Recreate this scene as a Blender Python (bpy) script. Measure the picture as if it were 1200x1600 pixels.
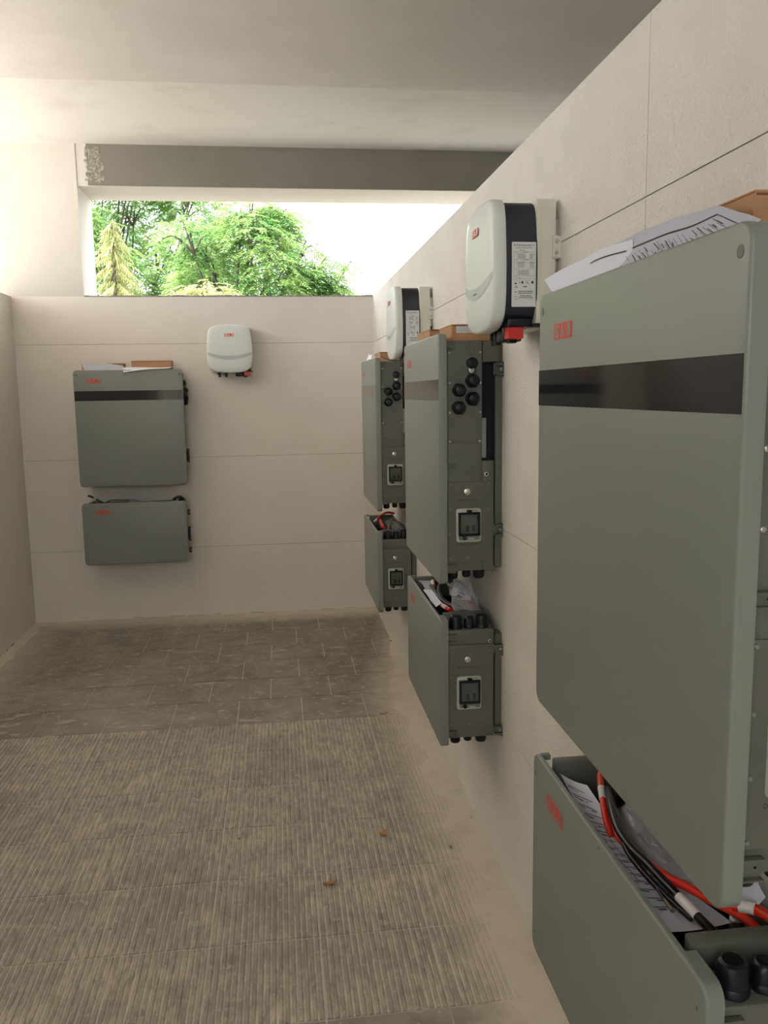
import bpy, bmesh, math, random
from mathutils import Vector, Matrix, noise

for o in list(bpy.data.objects):
    bpy.data.objects.remove(o)
SC = bpy.context.scene
COL = SC.collection
rnd = random.Random(7)

# ------------------------------------------------------------------ camera
def make_camera():
    f_px = 1310.09
    yaw, pitch, roll = 0.123, -0.1423, -0.0156
    cy, sy, cp, sp = math.cos(yaw), math.sin(yaw), math.cos(pitch), math.sin(pitch)
    fwd = Vector((sy * cp, cy * cp, sp))
    right = Vector((cy, -sy, 0))
    up = right.cross(fwd)
    c, s = math.cos(roll), math.sin(roll)
    r2, u2 = c * right + s * up, -s * right + c * up
    m = Matrix((r2, u2, -fwd)).transposed().to_4x4()
    m.translation = (-0.6726, -5.8717, 1.5533)
    cam = bpy.data.cameras.new('camera')
    cam.sensor_fit = 'VERTICAL'
    cam.sensor_height = 24.0
    cam.lens = 24.0 * f_px / 1600.0
    cam.clip_start = 0.02
    cam.clip_end = 300
    o = bpy.data.objects.new('camera', cam)
    o.matrix_world = m
    COL.objects.link(o)
    SC.camera = o
make_camera()

# ------------------------------------------------------------------ world, sun, exposure
SC.view_settings.view_transform = 'Standard'
SC.view_settings.look = 'None'
SC.view_settings.gamma = 1
SC.view_settings.use_curve_mapping = False
SC.view_settings.exposure = 1.26
W = bpy.data.worlds.new('world')
SC.world = W
W.use_nodes = True
bg = W.node_tree.nodes['Background']
bg.inputs['Color'].default_value = (0.93, 0.97, 1.0, 1)
bg.inputs['Strength'].default_value = 2.6
sun = bpy.data.lights.new('sun', 'SUN')
sun.energy = 7.0
sun.angle = math.radians(0.6)
sun.color = (1.0, 0.96, 0.89)
so = bpy.data.objects.new('sun', sun)
so.rotation_euler = Vector((0.50, 0.30, -0.95)).to_track_quat('-Z', 'Y').to_euler()
so.location = (-8, -6, 12)
COL.objects.link(so)

# ------------------------------------------------------------------ materials
def mat(name, col, rough=0.6, metal=0.0, spec=0.5, bump=None, var=None, coat=0):
    """plain principled with optional fine bump (scale, strength, distance) and colour variation (col2, scale, lo, hi)"""
    m = bpy.data.materials.new(name)
    m.use_nodes = True
    nt = m.node_tree
    p = nt.nodes['Principled BSDF']
    p.inputs['Base Color'].default_value = (*col, 1)
    p.inputs['Roughness'].default_value = rough
    p.inputs['Metallic'].default_value = metal
    p.inputs['Specular IOR Level'].default_value = spec
    p.inputs['Coat Weight'].default_value = coat
    geo = nt.nodes.new('ShaderNodeNewGeometry')
    if bump:
        n = nt.nodes.new('ShaderNodeTexNoise')
        n.inputs['Scale'].default_value = bump[0]
        n.inputs['Detail'].default_value = 3
        nt.links.new(geo.outputs['Position'], n.inputs['Vector'])
        b = nt.nodes.new('ShaderNodeBump')
        b.inputs['Strength'].default_value = bump[1]
        b.inputs['Distance'].default_value = bump[2]
        nt.links.new(n.outputs['Fac'], b.inputs['Height'])
        nt.links.new(b.outputs['Normal'], p.inputs['Normal'])
    if var:
        n = nt.nodes.new('ShaderNodeTexNoise')
        n.inputs['Scale'].default_value = var[1]
        n.inputs['Detail'].default_value = 6
        n.inputs['Roughness'].default_value = 0.6
        nt.links.new(geo.outputs['Position'], n.inputs['Vector'])
        r = nt.nodes.new('ShaderNodeMapRange')
        r.inputs['From Min'].default_value = var[2]
        r.inputs['From Max'].default_value = var[3]
        nt.links.new(n.outputs['Fac'], r.inputs['Value'])
        mx = nt.nodes.new('ShaderNodeMix')
        mx.data_type = 'RGBA'
        mx.inputs['A'].default_value = (*col, 1)
        mx.inputs['B'].default_value = (*var[0], 1)
        nt.links.new(r.outputs['Result'], mx.inputs['Factor'])
        nt.links.new(mx.outputs['Result'], p.inputs['Base Color'])
    return m

M = {}
M['wall'] = mat('wall_render', (0.78, 0.732, 0.665), 0.9, bump=(170, 0.5, 0.002), var=((0.74, 0.69, 0.62), 3.0, 0.45, 0.75))
M['wall_rough'] = mat('wall_render_coarse', (0.765, 0.725, 0.665), 0.92, bump=(120, 0.9, 0.004), var=((0.71, 0.67, 0.62), 5.0, 0.45, 0.75))
M['joint'] = mat('joint_core', (0.30, 0.27, 0.24), 0.95)  # darker core behind the open panel joints
M['paint'] = mat('white_paint', (0.82, 0.79, 0.745), 0.85, bump=(40, 0.3, 0.002), var=((0.72, 0.68, 0.63), 3.2, 0.55, 0.8))
M['pier'] = mat('pier_render', (0.62, 0.585, 0.53), 0.9, bump=(40, 0.3, 0.002), var=((0.62, 0.575, 0.51), 3.0, 0.5, 0.8))
M['ceiling'] = mat('raw_ceiling', (0.72, 0.68, 0.635), 0.9, bump=(25, 0.3, 0.003), var=((0.82, 0.785, 0.74), 1.6, 0.45, 0.8))
M['beam'] = mat('grey_render', (0.225, 0.205, 0.175), 0.95, bump=(90, 0.4, 0.002), var=((0.20, 0.182, 0.155), 4, 0.4, 0.7))
M['mortar'] = mat('grey_mortar', (0.27, 0.25, 0.215), 0.95, bump=(60, 0.9, 0.006), var=((0.45, 0.41, 0.36), 45, 0.48, 0.62))
M['dust'] = mat('mortar_dust', (0.64, 0.58, 0.48), 0.98, bump=(120, 0.5, 0.002), var=((0.56, 0.505, 0.415), 9, 0.45, 0.75))
M['grout'] = mat('grout', (0.60, 0.54, 0.46), 0.98, bump=(200, 0.4, 0.001))
M['ground'] = mat('outdoor_concrete', (0.53, 0.50, 0.45), 0.95, var=((0.5, 0.47, 0.42), 0.6, 0.4, 0.7))
M['garden'] = mat('garden_ground', (0.15, 0.145, 0.115), 0.95, var=((0.20, 0.185, 0.15), 0.8, 0.4, 0.7))
M['outer'] = mat('outer_render', (0.74, 0.71, 0.66), 0.9)
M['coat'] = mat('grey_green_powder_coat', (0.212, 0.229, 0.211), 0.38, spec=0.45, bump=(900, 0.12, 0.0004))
M['coat_dark'] = mat('grey_green_coat_shaded', (0.125, 0.132, 0.112), 0.45, spec=0.4, bump=(900, 0.15, 0.0004))  # body coat, darkened to carry the shade of the side faces
M['glass_band'] = mat('black_gloss_strip', (0.008, 0.009, 0.012), 0.06, spec=0.55)
M['gland'] = mat('black_nylon', (0.007, 0.008, 0.013), 0.30, spec=0.32)
M['dark'] = mat('dark_recess', (0.008, 0.009, 0.014), 0.7, spec=0.2)
M['zinc'] = mat('zinc_steel', (0.55, 0.56, 0.55), 0.35, metal=0.9)
M['chrome'] = mat('bright_button', (0.75, 0.74, 0.7), 0.2, metal=0.9)
M['red'] = mat('red_print', (0.62, 0.06, 0.035), 0.45)
M['ink'] = mat('black_ink', (0.03, 0.03, 0.03), 0.6)
M['ink_grey'] = mat('grey_ink', (0.28, 0.28, 0.30), 0.7)
M['cream'] = mat('cream_plastic', (0.50, 0.52, 0.44), 0.4)
M['breaker'] = mat('breaker_face', (0.17, 0.21, 0.175), 0.4)
M['breaker_label'] = mat('breaker_print', (0.20, 0.24, 0.20), 0.5)
M['white_shell'] = mat('white_shell', (0.73, 0.755, 0.725), 0.35, spec=0.4)
M['heatsink'] = mat('ivory_metal', (0.70, 0.68, 0.59), 0.5)
M['navy'] = mat('navy_plastic', (0.018, 0.021, 0.032), 0.4)
M['swoosh'] = mat('silver_swoosh', (0.50, 0.54, 0.55), 0.35)
M['label'] = mat('label_paper', (0.72, 0.74, 0.76), 0.5)
M['paper'] = mat('white_paper', (0.74, 0.75, 0.85), 0.75)
M['paper_grey'] = mat('grey_paper', (0.52, 0.53, 0.62), 0.75)
M['card'] = mat('cardboard', (0.50, 0.28, 0.15), 0.85, bump=(200, 0.2, 0.001), var=((0.44, 0.24, 0.125), 12, 0.4, 0.7))
M['card_dark'] = mat('cardboard_edge', (0.20, 0.09, 0.05), 0.9)
M['cable_red'] = mat('red_cable', (0.72, 0.035, 0.02), 0.35)
M['cable_black'] = mat('black_cable', (0.012, 0.012, 0.014), 0.3)
M['sleeve'] = mat('white_sleeve', (0.76, 0.72, 0.68), 0.5)
M['brass'] = mat('dull_brass', (0.22, 0.18, 0.13), 0.45, metal=0.5)
M['red_switch'] = mat('red_switch', (0.62, 0.03, 0.03), 0.35)
M['dryleaf'] = mat('dry_leaf', (0.45, 0.22, 0.08), 0.8)
M['pebble'] = mat('mortar_crumb', (0.30, 0.25, 0.19), 0.95)
M['bark'] = mat('bark', (0.07, 0.055, 0.045), 0.95)

def glassy(name, col, alpha, rough):
    m = bpy.data.materials.new(name)
    m.use_nodes = True
    nt = m.node_tree
    p = nt.nodes['Principled BSDF']
    p.inputs['Base Color'].default_value = (*col, 1)
    p.inputs['Roughness'].default_value = rough
    p.inputs['Alpha'].default_value = alpha
    p.inputs['Specular IOR Level'].default_value = 0.9
    return m
M['bag'] = glassy('clear_plastic', (0.80, 0.79, 0.85), 0.24, 0.10)
M['pane'] = glassy('smoked_window', (0.06, 0.08, 0.07), 0.22, 0.08)

def leafmat(name, c1, c2, scale):
    m = bpy.data.materials.new(name)
    m.use_nodes = True
    nt = m.node_tree
    nt.nodes.clear()
    out = nt.nodes.new('ShaderNodeOutputMaterial')
    d = nt.nodes.new('ShaderNodeBsdfPrincipled')
    t = nt.nodes.new('ShaderNodeBsdfTranslucent')
    mx = nt.nodes.new('ShaderNodeMixShader')
    mx.inputs['Fac'].default_value = 0.42
    geo = nt.nodes.new('ShaderNodeNewGeometry')
    n = nt.nodes.new('ShaderNodeTexNoise')
    n.inputs['Scale'].default_value = scale
    n.inputs['Detail'].default_value = 4
    r = nt.nodes.new('ShaderNodeValToRGB')
    r.color_ramp.elements[0].position = 0.35
    r.color_ramp.elements[0].color = (*c1, 1)
    r.color_ramp.elements[1].position = 0.68
    r.color_ramp.elements[1].color = (*c2, 1)
    nt.links.new(geo.outputs['Position'], n.inputs['Vector'])
    nt.links.new(n.outputs['Fac'], r.inputs['Fac'])
    nt.links.new(r.outputs['Color'], d.inputs['Base Color'])
    nt.links.new(r.outputs['Color'], t.inputs['Color'])
    d.inputs['Roughness'].default_value = 0.4
    nt.links.new(d.outputs[0], mx.inputs[1])
    nt.links.new(t.outputs[0], mx.inputs[2])
    nt.links.new(mx.outputs[0], out.inputs['Surface'])
    return m
M['leaf'] = leafmat('tree_leaf', (0.075, 0.19, 0.045), (0.36, 0.50, 0.17), 2.2)
M['leaf_back'] = leafmat('far_tree_leaf', (0.12, 0.24, 0.13), (0.24, 0.40, 0.20), 1.0)
M['needle'] = leafmat('conifer_spray', (0.24, 0.27, 0.09), (0.46, 0.45, 0.20), 3.0)

def tilemat(name, ribbed):
    """dark grey porcelain with building dust: patches, drifts near the walls, dust packed in the grooves"""
    m = bpy.data.materials.new(name)
    m.use_nodes = True
    nt = m.node_tree
    L = nt.links.new
    N = nt.nodes.new
    p = nt.nodes['Principled BSDF']
    p.inputs['Roughness'].default_value = 0.72
    geo = N('ShaderNodeNewGeometry')
    sep = N('ShaderNodeSeparateXYZ')
    L(geo.outputs['Position'], sep.inputs[0])
    def noise_(scale, detail, rough=0.55, stretch=None):
        n = N('ShaderNodeTexNoise')
        n.inputs['Scale'].default_value = scale
        n.inputs['Detail'].default_value = detail
        n.inputs['Roughness'].default_value = rough
        if stretch:
            mp = N('ShaderNodeMapping')
            mp.inputs['Scale'].default_value = stretch
            L(geo.outputs['Position'], mp.inputs['Vector'])
            L(mp.outputs[0], n.inputs['Vector'])
        else:
            L(geo.outputs['Position'], n.inputs['Vector'])
        return n.outputs['Fac']
    def rng(v, a, b, c=0.0, d=1.0):
        r = N('ShaderNodeMapRange')
        r.inputs['From Min'].default_value = a
        r.inputs['From Max'].default_value = b
        r.inputs['To Min'].default_value = c
        r.inputs['To Max'].default_value = d
        L(v, r.inputs['Value'])
        return r.outputs['Result']
    def op(o, a, b):
        q = N('ShaderNodeMath')
        q.operation = o
        for i, v in enumerate((a, b)):
            if isinstance(v, (int, float)):
                q.inputs[i].default_value = v
            else:
                L(v, q.inputs[i])
        return q.outputs[0]
    def mix(f, a, b):
        x = N('ShaderNodeMix')
        x.data_type = 'RGBA'
        L(f, x.inputs['Factor'])
        for k, v in (('A', a), ('B', b)):
            if isinstance(v, tuple):
                x.inputs[k].default_value = (*v, 1)
            else:
                L(v, x.inputs[k])
        return x.outputs['Result']
    base = mix(rng(noise_(14, 5), 0.35, 0.7), (0.185, 0.158, 0.137), (0.255, 0.222, 0.192))
    big = noise_(1.7, 5, 0.6)
    fine = noise_(26, 4, 0.7)
    film = rng(op('ADD', op('MULTIPLY', big, 0.6), op('MULTIPLY', noise_(6, 6, 0.72), 0.6)), 0.50, 0.78)
    # drift towards the right wall (x=0), the back wall (y=0) and the left wall
    nz = op('MULTIPLY', op('SUBTRACT', noise_(7, 6, 0.75), 0.5), 0.55)
    dr = op('ADD', rng(op('SUBTRACT', sep.outputs['X'], rng(sep.outputs['Y'], -1.7, -0.6, 0.0, 0.22)), -0.46, -0.08), nz)
    db = op('ADD', rng(sep.outputs['Y'], -0.42, -0.06), nz)
    dl = op('ADD', rng(sep.outputs['X'], -1.90, -2.30), nz)
    drift = op('MAXIMUM', op('MAXIMUM', rng(dr, 0.35, 0.85), rng(db, 0.35, 0.9)), rng(dl, 0.3, 1.0, 0.0, 0.75))
    # splashes: small, hard-edged whitish blobs
    spl = rng(noise_(11, 3, 0.5, (0.7, 1.5, 1)), 0.615, 0.665, 0, 0.6)
    k = 0.80 if ribbed else 0.45
    f = op('MULTIPLY', film, k)
    if ribbed:
        f = op('ADD', f, 0.22)
        # dust packed between the ribs, and speckle along them
        low = rng(sep.outputs['Z'], 0.0042, 0.0026)
        f = op('ADD', f, op('MULTIPLY', low, 0.50))
        f = op('MULTIPLY', f, rng(noise_(30, 5, 0.8, (1.8, 0.30, 1)), 0.38, 0.60, 0.25, 1.12))
    f = op('MAXIMUM', f, spl)
    f = op('MAXIMUM', f, rng(noise_(34, 2, 0.5), 0.635, 0.68, 0, 0.65))
    # broad smears where the dust was trodden flat
    f = op('MAXIMUM', f, rng(op('ADD', noise_(1.15, 3, 0.5), op('MULTIPLY', noise_(16, 5, 0.75), 0.16)), 0.68, 0.80, 0, 0.70))
    f = op('MAXIMUM', f, drift)
    f = op('MULTIPLY', f, rng(fine, 0.2, 0.65, 0.7, 1.0))
    f = rng(f, 0.0, 1.0)
    colr = mix(f, base, (0.62, 0.55, 0.45))
    L(colr, p.inputs['Base Color'])
    b = N('ShaderNodeBump')
    b.inputs['Strength'].default_value = 0.35
    b.inputs['Distance'].default_value = 0.002
    L(f, b.inputs['Height'])
    L(b.outputs['Normal'], p.inputs['Normal'])
    L(rng(f, 0, 1, 0.55, 0.95), p.inputs['Roughness'])
    return m
M['tile'] = tilemat('smooth_tile', False)
M['tile_rib'] = tilemat('ribbed_tile', True)

# ------------------------------------------------------------------ mesh helpers
def link_mesh(name, bm, m, parent=None, off=(0, 0, 0), smooth=None):
    me = bpy.data.meshes.new(name)
    if off != (0, 0, 0):
        bmesh.ops.translate(bm, verts=bm.verts, vec=-Vector(off))
    bmesh.ops.recalc_face_normals(bm, faces=bm.faces)
    bm.to_mesh(me)
    bm.free()
    if isinstance(m, str):
        m = M[m]
    me.materials.append(m)
    if smooth:
        me.shade_smooth()
        try:
            me.set_sharp_from_angle(angle=math.radians(smooth))
        except Exception:
            pass
    o = bpy.data.objects.new(name, me)
    COL.objects.link(o)
    if parent:
        o.parent = parent
    return o

def box(bm, x0, x1, y0, y1, z0, z1, r=0.0, seg=2):
    x0, x1 = min(x0, x1), max(x0, x1)
    y0, y1 = min(y0, y1), max(y0, y1)
    z0, z1 = min(z0, z1), max(z0, z1)
    vs = [bm.verts.new((x, y, z)) for x in (x0, x1) for y in (y0, y1) for z in (z0, z1)]
    fs = [(0, 1, 3, 2), (4, 6, 7, 5), (0, 4, 5, 1), (2, 3, 7, 6), (0, 2, 6, 4), (1, 5, 7, 3)]
    faces = [bm.faces.new([vs[i] for i in f]) for f in fs]
    if r > 0:
        es = set()
        for f in faces:
            es.update(f.edges)
        bmesh.ops.bevel(bm, geom=list(es), offset=r, segments=seg, profile=0.5, affect='EDGES')
    return bm

def B(*a, **k):
    return box(bmesh.new(), *a, **k)

def rrect(x0, x1, z0, z1, r, n=6):
    pts = []
    for cx, cz, a0 in ((x1 - r, z1 - r, 0), (x0 + r, z1 - r, 90), (x0 + r, z0 + r, 180), (x1 - r, z0 + r, 270)):
        for i in range(n + 1):
            a = math.radians(a0 + 90 * i / n)
            pts.append((cx + r * math.cos(a), cz + r * math.sin(a)))
    return pts

def prism(bm, pts, y0, y1, bev=0.0, seg=2, both=False):
    """outline in xz extruded from y0 (back) to y1 (front, smaller y); bev rounds the front rim"""
    rings = []
    if bev > 0:
        cx = sum(p[0] for p in pts) / len(pts)
        cz = sum(p[1] for p in pts) / len(pts)
        n = len(pts)
        nrm = []
        for i in range(n):
            a, b = pts[i - 1], pts[(i + 1) % n]
            t = Vector((b[0] - a[0], b[1] - a[1])).normalized()
            nn = Vector((t.y, -t.x))
            if nn.dot(Vector((pts[i][0] - cx, pts[i][1] - cz))) < 0:
                nn = -nn
            nrm.append(nn)
        s = 1 if y1 > y0 else -1
        if both:
            for k in range(seg + 1):
                a = math.pi / 2 * k / seg
                rings.append((y0 + s * bev * (1 - math.sin(a)), bev * (1 - math.cos(math.pi / 2 - a)) if False else bev * (1 - math.sin(a))))
            rings = []
            for k in range(seg + 1):
                a = math.pi / 2 * k / seg
                rings.append((y0 + s * bev * (1 - math.cos(a)), bev * (1 - math.sin(a))))
        else:
            rings.append((y0, 0))
        for k in range(seg + 1):
            a = math.pi / 2 * k / seg
            rings.append((y1 - s * bev * (1 - math.sin(a)), bev * (1 - math.cos(a))))
        vr = [[bm.verts.new((p[0] - nrm[i].x * ins, y, p[1] - nrm[i].y * ins)) for i, p in enumerate(pts)] for y, ins in rings]
    else:
        vr = [[bm.verts.new((p[0], y, p[1])) for p in pts] for y in (y0, y1)]
    n = len(pts)
    for a, b in zip(vr, vr[1:]):
        for i in range(n):
            bm.faces.new((a[i], a[(i + 1) % n], b[(i + 1) % n], b[i]))
    bm.faces.new(vr[0])
    bm.faces.new(vr[-1][::-1])
    return bm

def lathe(bm, prof, axis='z', origin=(0, 0, 0), n=20, lobes=0, amp=0.0):
    """prof: list of (radius, h) along axis; closed with caps"""
    rings = []
    o = Vector(origin)
    for r, h in prof:
        ring = []
        for i in range(n):
            a = 2 * math.pi * i / n
            rr = r * (1 + (amp * math.cos(lobes * a) if lobes else 0))
            u, v = rr * math.cos(a), rr * math.sin(a)
            p = {'z': (u, v, h), 'x': (h, u, v), 'y': (u, h, v)}[axis]
            ring.append(bm.verts.new(o + Vector(p)))
        rings.append(ring)
    for a, b in zip(rings, rings[1:]):
        for i in range(n):
            bm.faces.new((a[i], a[(i + 1) % n], b[(i + 1) % n], b[i]))
    bm.faces.new(rings[0])
    bm.faces.new(rings[-1][::-1])
    return bm

def spline(pts, k=6):
    P = [Vector(p) for p in pts]
    P = [2 * P[0] - P[1]] + P + [2 * P[-1] - P[-2]]
    out = []
    for i in range(1, len(P) - 2):
        for j in range(k):
            t = j / k
            a, b, c, d = P[i - 1:i + 3]
            out.append(0.5 * ((2 * b) + (c - a) * t + (2 * a - 5 * b + 4 * c - d) * t * t + (3 * b - a - 3 * c + d) * t ** 3))
    out.append(P[-2])
    return out

def tube(bm, pts, r, n=10, r1=None):
    rings = []
    m = len(pts)
    up = Vector((0.13, 0.21, 0.97))
    for i, p in enumerate(pts):
        t = (pts[min(i + 1, m - 1)] - pts[max(i - 1, 0)]).normalized()
        a = t.cross(up)
        if a.length < 1e-4:
            a = t.cross(Vector((1, 0, 0)))
        a.normalize()
        b = t.cross(a)
        rr = r if r1 is None else r + (r1 - r) * i / (m - 1)
        rings.append([bm.verts.new(p + rr * (math.cos(2 * math.pi * j / n) * a + math.sin(2 * math.pi * j / n) * b)) for j in range(n)])
    for a, b in zip(rings, rings[1:]):
        for i in range(n):
            bm.faces.new((a[i], a[(i + 1) % n], b[(i + 1) % n], b[i]))
    bm.faces.new(rings[0])
    bm.faces.new(rings[-1][::-1])
    return bm

def tag(o, label=None, cat=None, group=None, kind=None):
    for k, v in (('label', label), ('category', cat), ('group', group), ('kind', kind)):
        if v:
            o[k] = v
    return o

def empty(name, loc, rz=0.0):
    o = bpy.data.objects.new(name, None)
    o.empty_display_size = 0.1
    o.location = loc
    o.rotation_euler = (0, 0, rz)
    COL.objects.link(o)
    return o

def copy_tree(o, parent=None):
    kids = [c for c in KIDS.get(o.name, [])]
    c = o.copy()
    COL.objects.link(c)
    c.parent = parent
    KIDS[c.name] = []
    for ch in kids:
        KIDS[c.name].append(copy_tree(ch, c))
    return c
KIDS = {}
def index_kids():
    KIDS.clear()
    for o in bpy.data.objects:
        if o.parent:
            KIDS.setdefault(o.parent.name, []).append(o)

_txt = {}
def text_bm(s, height, width=None, thick=0.0004, bold=0.0):
    """text as a thin mesh in the xz plane (front towards -y), origin at lower left"""
    cu = bpy.data.curves.new('t', 'FONT')
    cu.body = s
    cu.size = 1.0
    cu.offset = bold
    cu.resolution_u = 3
    ob = bpy.data.objects.new('t', cu)
    COL.objects.link(ob)
    dg = bpy.context.evaluated_depsgraph_get()
    me = bpy.data.meshes.new_from_object(ob.evaluated_get(dg))
    bpy.data.objects.remove(ob)
    bpy.data.curves.remove(cu)
    bm = bmesh.new()
    bm.from_mesh(me)
    bpy.data.meshes.remove(me)
    x0 = min(v.co.x for v in bm.verts); x1 = max(v.co.x for v in bm.verts)
    y0 = min(v.co.y for v in bm.verts); y1 = max(v.co.y for v in bm.verts)
    sy = height / (y1 - y0)
    sx = sy if width is None else width / (x1 - x0)
    for v in bm.verts:
        v.co = Vector(((v.co.x - x0) * sx, -thick, (v.co.y - y0) * sy))
    return bm

def merge(bm, other, mtx=None):
    me = bpy.data.meshes.new('tmp')
    other.to_mesh(me)
    other.free()
    if mtx:
        me.transform(mtx)
    bm.from_mesh(me)
    bpy.data.meshes.remove(me)
    return bm

def logo(parent, x0, z0, w, h, y, letter_mat, off, ry=None):
    """red block with the letters SAJ standing out of it in the colour of the panel"""
    bm = bmesh.new()
    box(bm, x0, x0 + w, y, y - 0.0006, z0, z0 + h)
    o = link_mesh('brand_logo', bm, 'red', parent, off)
    bm = bmesh.new()
    cw = w * 0.26
    for i, ch in enumerate('SAJ'):
        t = text_bm(ch, h * 0.80, cw, 0.0, 0.02)
        merge(bm, t, Matrix.Translation((x0 + w * (0.07 + 0.30 * i), y - 0.0010, z0 + h * 0.10)))
    link_mesh('brand_letters', bm, letter_mat, o, off)
    return o

# ------------------------------------------------------------------ the shell
def struct(name, bm, m, parent=None):
    o = link_mesh(name, bm, m, parent)
    if parent is None:
        o['kind'] = 'structure'
    return o

H = 2.207        # height of the partition walls
XL = -2.376      # face of the left wall
CZ = 3.165       # soffit
WT = 0.42        # thickness of the window wall
G = 0.0012       # half a panel joint

# ground outside
struct('ground', B(-40, 40, -40, 1.2, -0.35, -0.15), 'ground')
struct('ground', B(-40, 40, 1.2, 60, -0.35, -0.16), 'garden')

# floor slab under the tiles
fl = struct('floor', B(-4.3, 3.2, -8.6, WT, -0.15, 0.0012), 'grout')

def panel_wall(name, axis, zs, cuts, lo, hi, thick, m):
    """boards with open joints over a darker core; axis 'x': face at y=0 looking -y, axis 'y': face at x=0 looking -x"""
    core = bmesh.new()
    if axis == 'x':
        box(core, lo, hi, 0.004, thick, 0, H - 0.0005)
    else:
        box(core, 0.004, thick, lo, hi, 0, H - 0.0005)
    root = struct(name, core, 'joint')
    for k in range(len(zs) - 1):
        z0 = zs[k] + (G if k else 0)
        z1 = zs[k + 1] - (G if k < len(zs) - 2 else 0)
        cc = [lo] + cuts[k] + [hi]
        for j in range(len(cc) - 1):
            a = cc[j] + (G if j else 0)
            b = cc[j + 1] - (G if j < len(cc) - 2 else 0)
            bm = bmesh.new()
            if axis == 'x':
                box(bm, a, b, 0.0, 0.0042, z0, z1)
            else:
                box(bm, 0.0, 0.0042, a, b, z0, z1)
            link_mesh('wall_panel', bm, m, root)
    return root

ZS = [0, 0.503, 1.130, 1.895, H]
panel_wall('wall_back', 'x', ZS, [[], [], [], []], XL - 0.15, 0.12, WT, 'wall')
panel_wall('wall_right', 'y', ZS, [[], [], [-4.362], [-4.362]], -7.2, -0.0001, 0.13, 'wall_rough')
# left partition: plain
struct('wall_left', B(XL - 0.15, XL, -7.2, -0.0001, 0, H), 'wall')
# window wall above the partition height: left pier, lintel, right pier, sill is the partition top
pier = bmesh.new()
box(pier, -5.2, -1.915, 0.0, WT, H, CZ)
box(pier, -5.2, XL - 0.15, 0.0, WT, 0, H)
struct('wall_back', pier, 'pier')
struct('wall_back', B(1.9, 3.2, 0.0, WT, 0, CZ), 'paint')
struct('wall_back', B(0.12, 1.9, 0.0, WT, 0, H), 'paint')
lint = bmesh.new()
box(lint, -1.915, 1.9, 0.006, WT, 2.905, CZ)
lo_ = struct('trim_1', lint, 'pier')
bf = bmesh.new()
box(bf, -1.845, 1.9, 0.0, 0.0062, 2.908, CZ)
link_mesh('grey_beam_face', bf, 'beam', lo_)
# rough mortar smear at the end of the beam
bm = bmesh.new()
r_ = random.Random(3)
for k in range(120):
    cx = -1.80 + r_.triangular(-0.065, 0.06, 0.0)
    cz = 3.045 + r_.uniform(-0.11, 0.10)
    w, h = r_.uniform(0.004, 0.016), r_.uniform(0.006, 0.026)
    n = 8
    ring = [bm.verts.new((cx + w * math.cos(2 * math.pi * i / n) * r_.uniform(.6, 1.1), -0.001 - r_.uniform(0, .001), cz + h * math.sin(2 * math.pi * i / n) * r_.uniform(.6, 1.1))) for i in range(n)]
    top = bm.verts.new((cx + r_.uniform(-.01, .01), -0.0026, cz))
    for i in range(n):
        bm.faces.new((ring[i], ring[(i + 1) % n], top))
link_mesh('mortar_smear', bm, 'mortar', lo_)
# rough mortar edge along the sill
bm = bmesh.new()
nn = 90
rows = []
for i in range(nn + 1):
    x = -1.915 + 1.915 * i / nn
    hgt = 0.004 + 0.008 * max(0, noise.noise(Vector((x * 9, 1.3, 0))) + 0.25)
    rows.append([bm.verts.new(p) for p in ((x, -0.002, H - 0.004), (x, -0.003, H + hgt * 0.6), (x, 0.015, H + hgt), (x, 0.05, H + 0.0005))])
for a, b in zip(rows, rows[1:]):
    for j in range(3):
        bm.faces.new((a[j], b[j], b[j + 1], a[j + 1]))
struct('trim_2', bm, 'mortar')
# ceiling: pale strip by the window, raw slab towards the camera
struct('ceiling', B(-4.3, 3.2, -8.6, -1.17, CZ - 0.012, CZ + 0.22), 'ceiling')
struct('ceiling', B(-4.3, 3.2, -1.17, WT, CZ, CZ + 0.22), 'paint')
# unseen walls behind the camera and beyond the partition; rear openings shaped for light
wf = bmesh.new()
box(wf, -4.3, 3.2, -8.6, -8.45, 0, 2.05)
struct('wall_front', wf, 'outer')
struct('wall_front', B(-0.8, 3.2, -8.6, -8.45, 2.05, CZ), 'outer')  # unseen; narrows the high rear opening to limit light from behind
struct('wall_left', B(XL - 0.15, XL, -8.45, -4.2, H, CZ), 'outer')  # added infill over the partition, blocks light from the left near the camera
struct('wall_right', B(3.05, 3.2, -8.45, 0.0, 0, CZ), 'outer')

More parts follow.
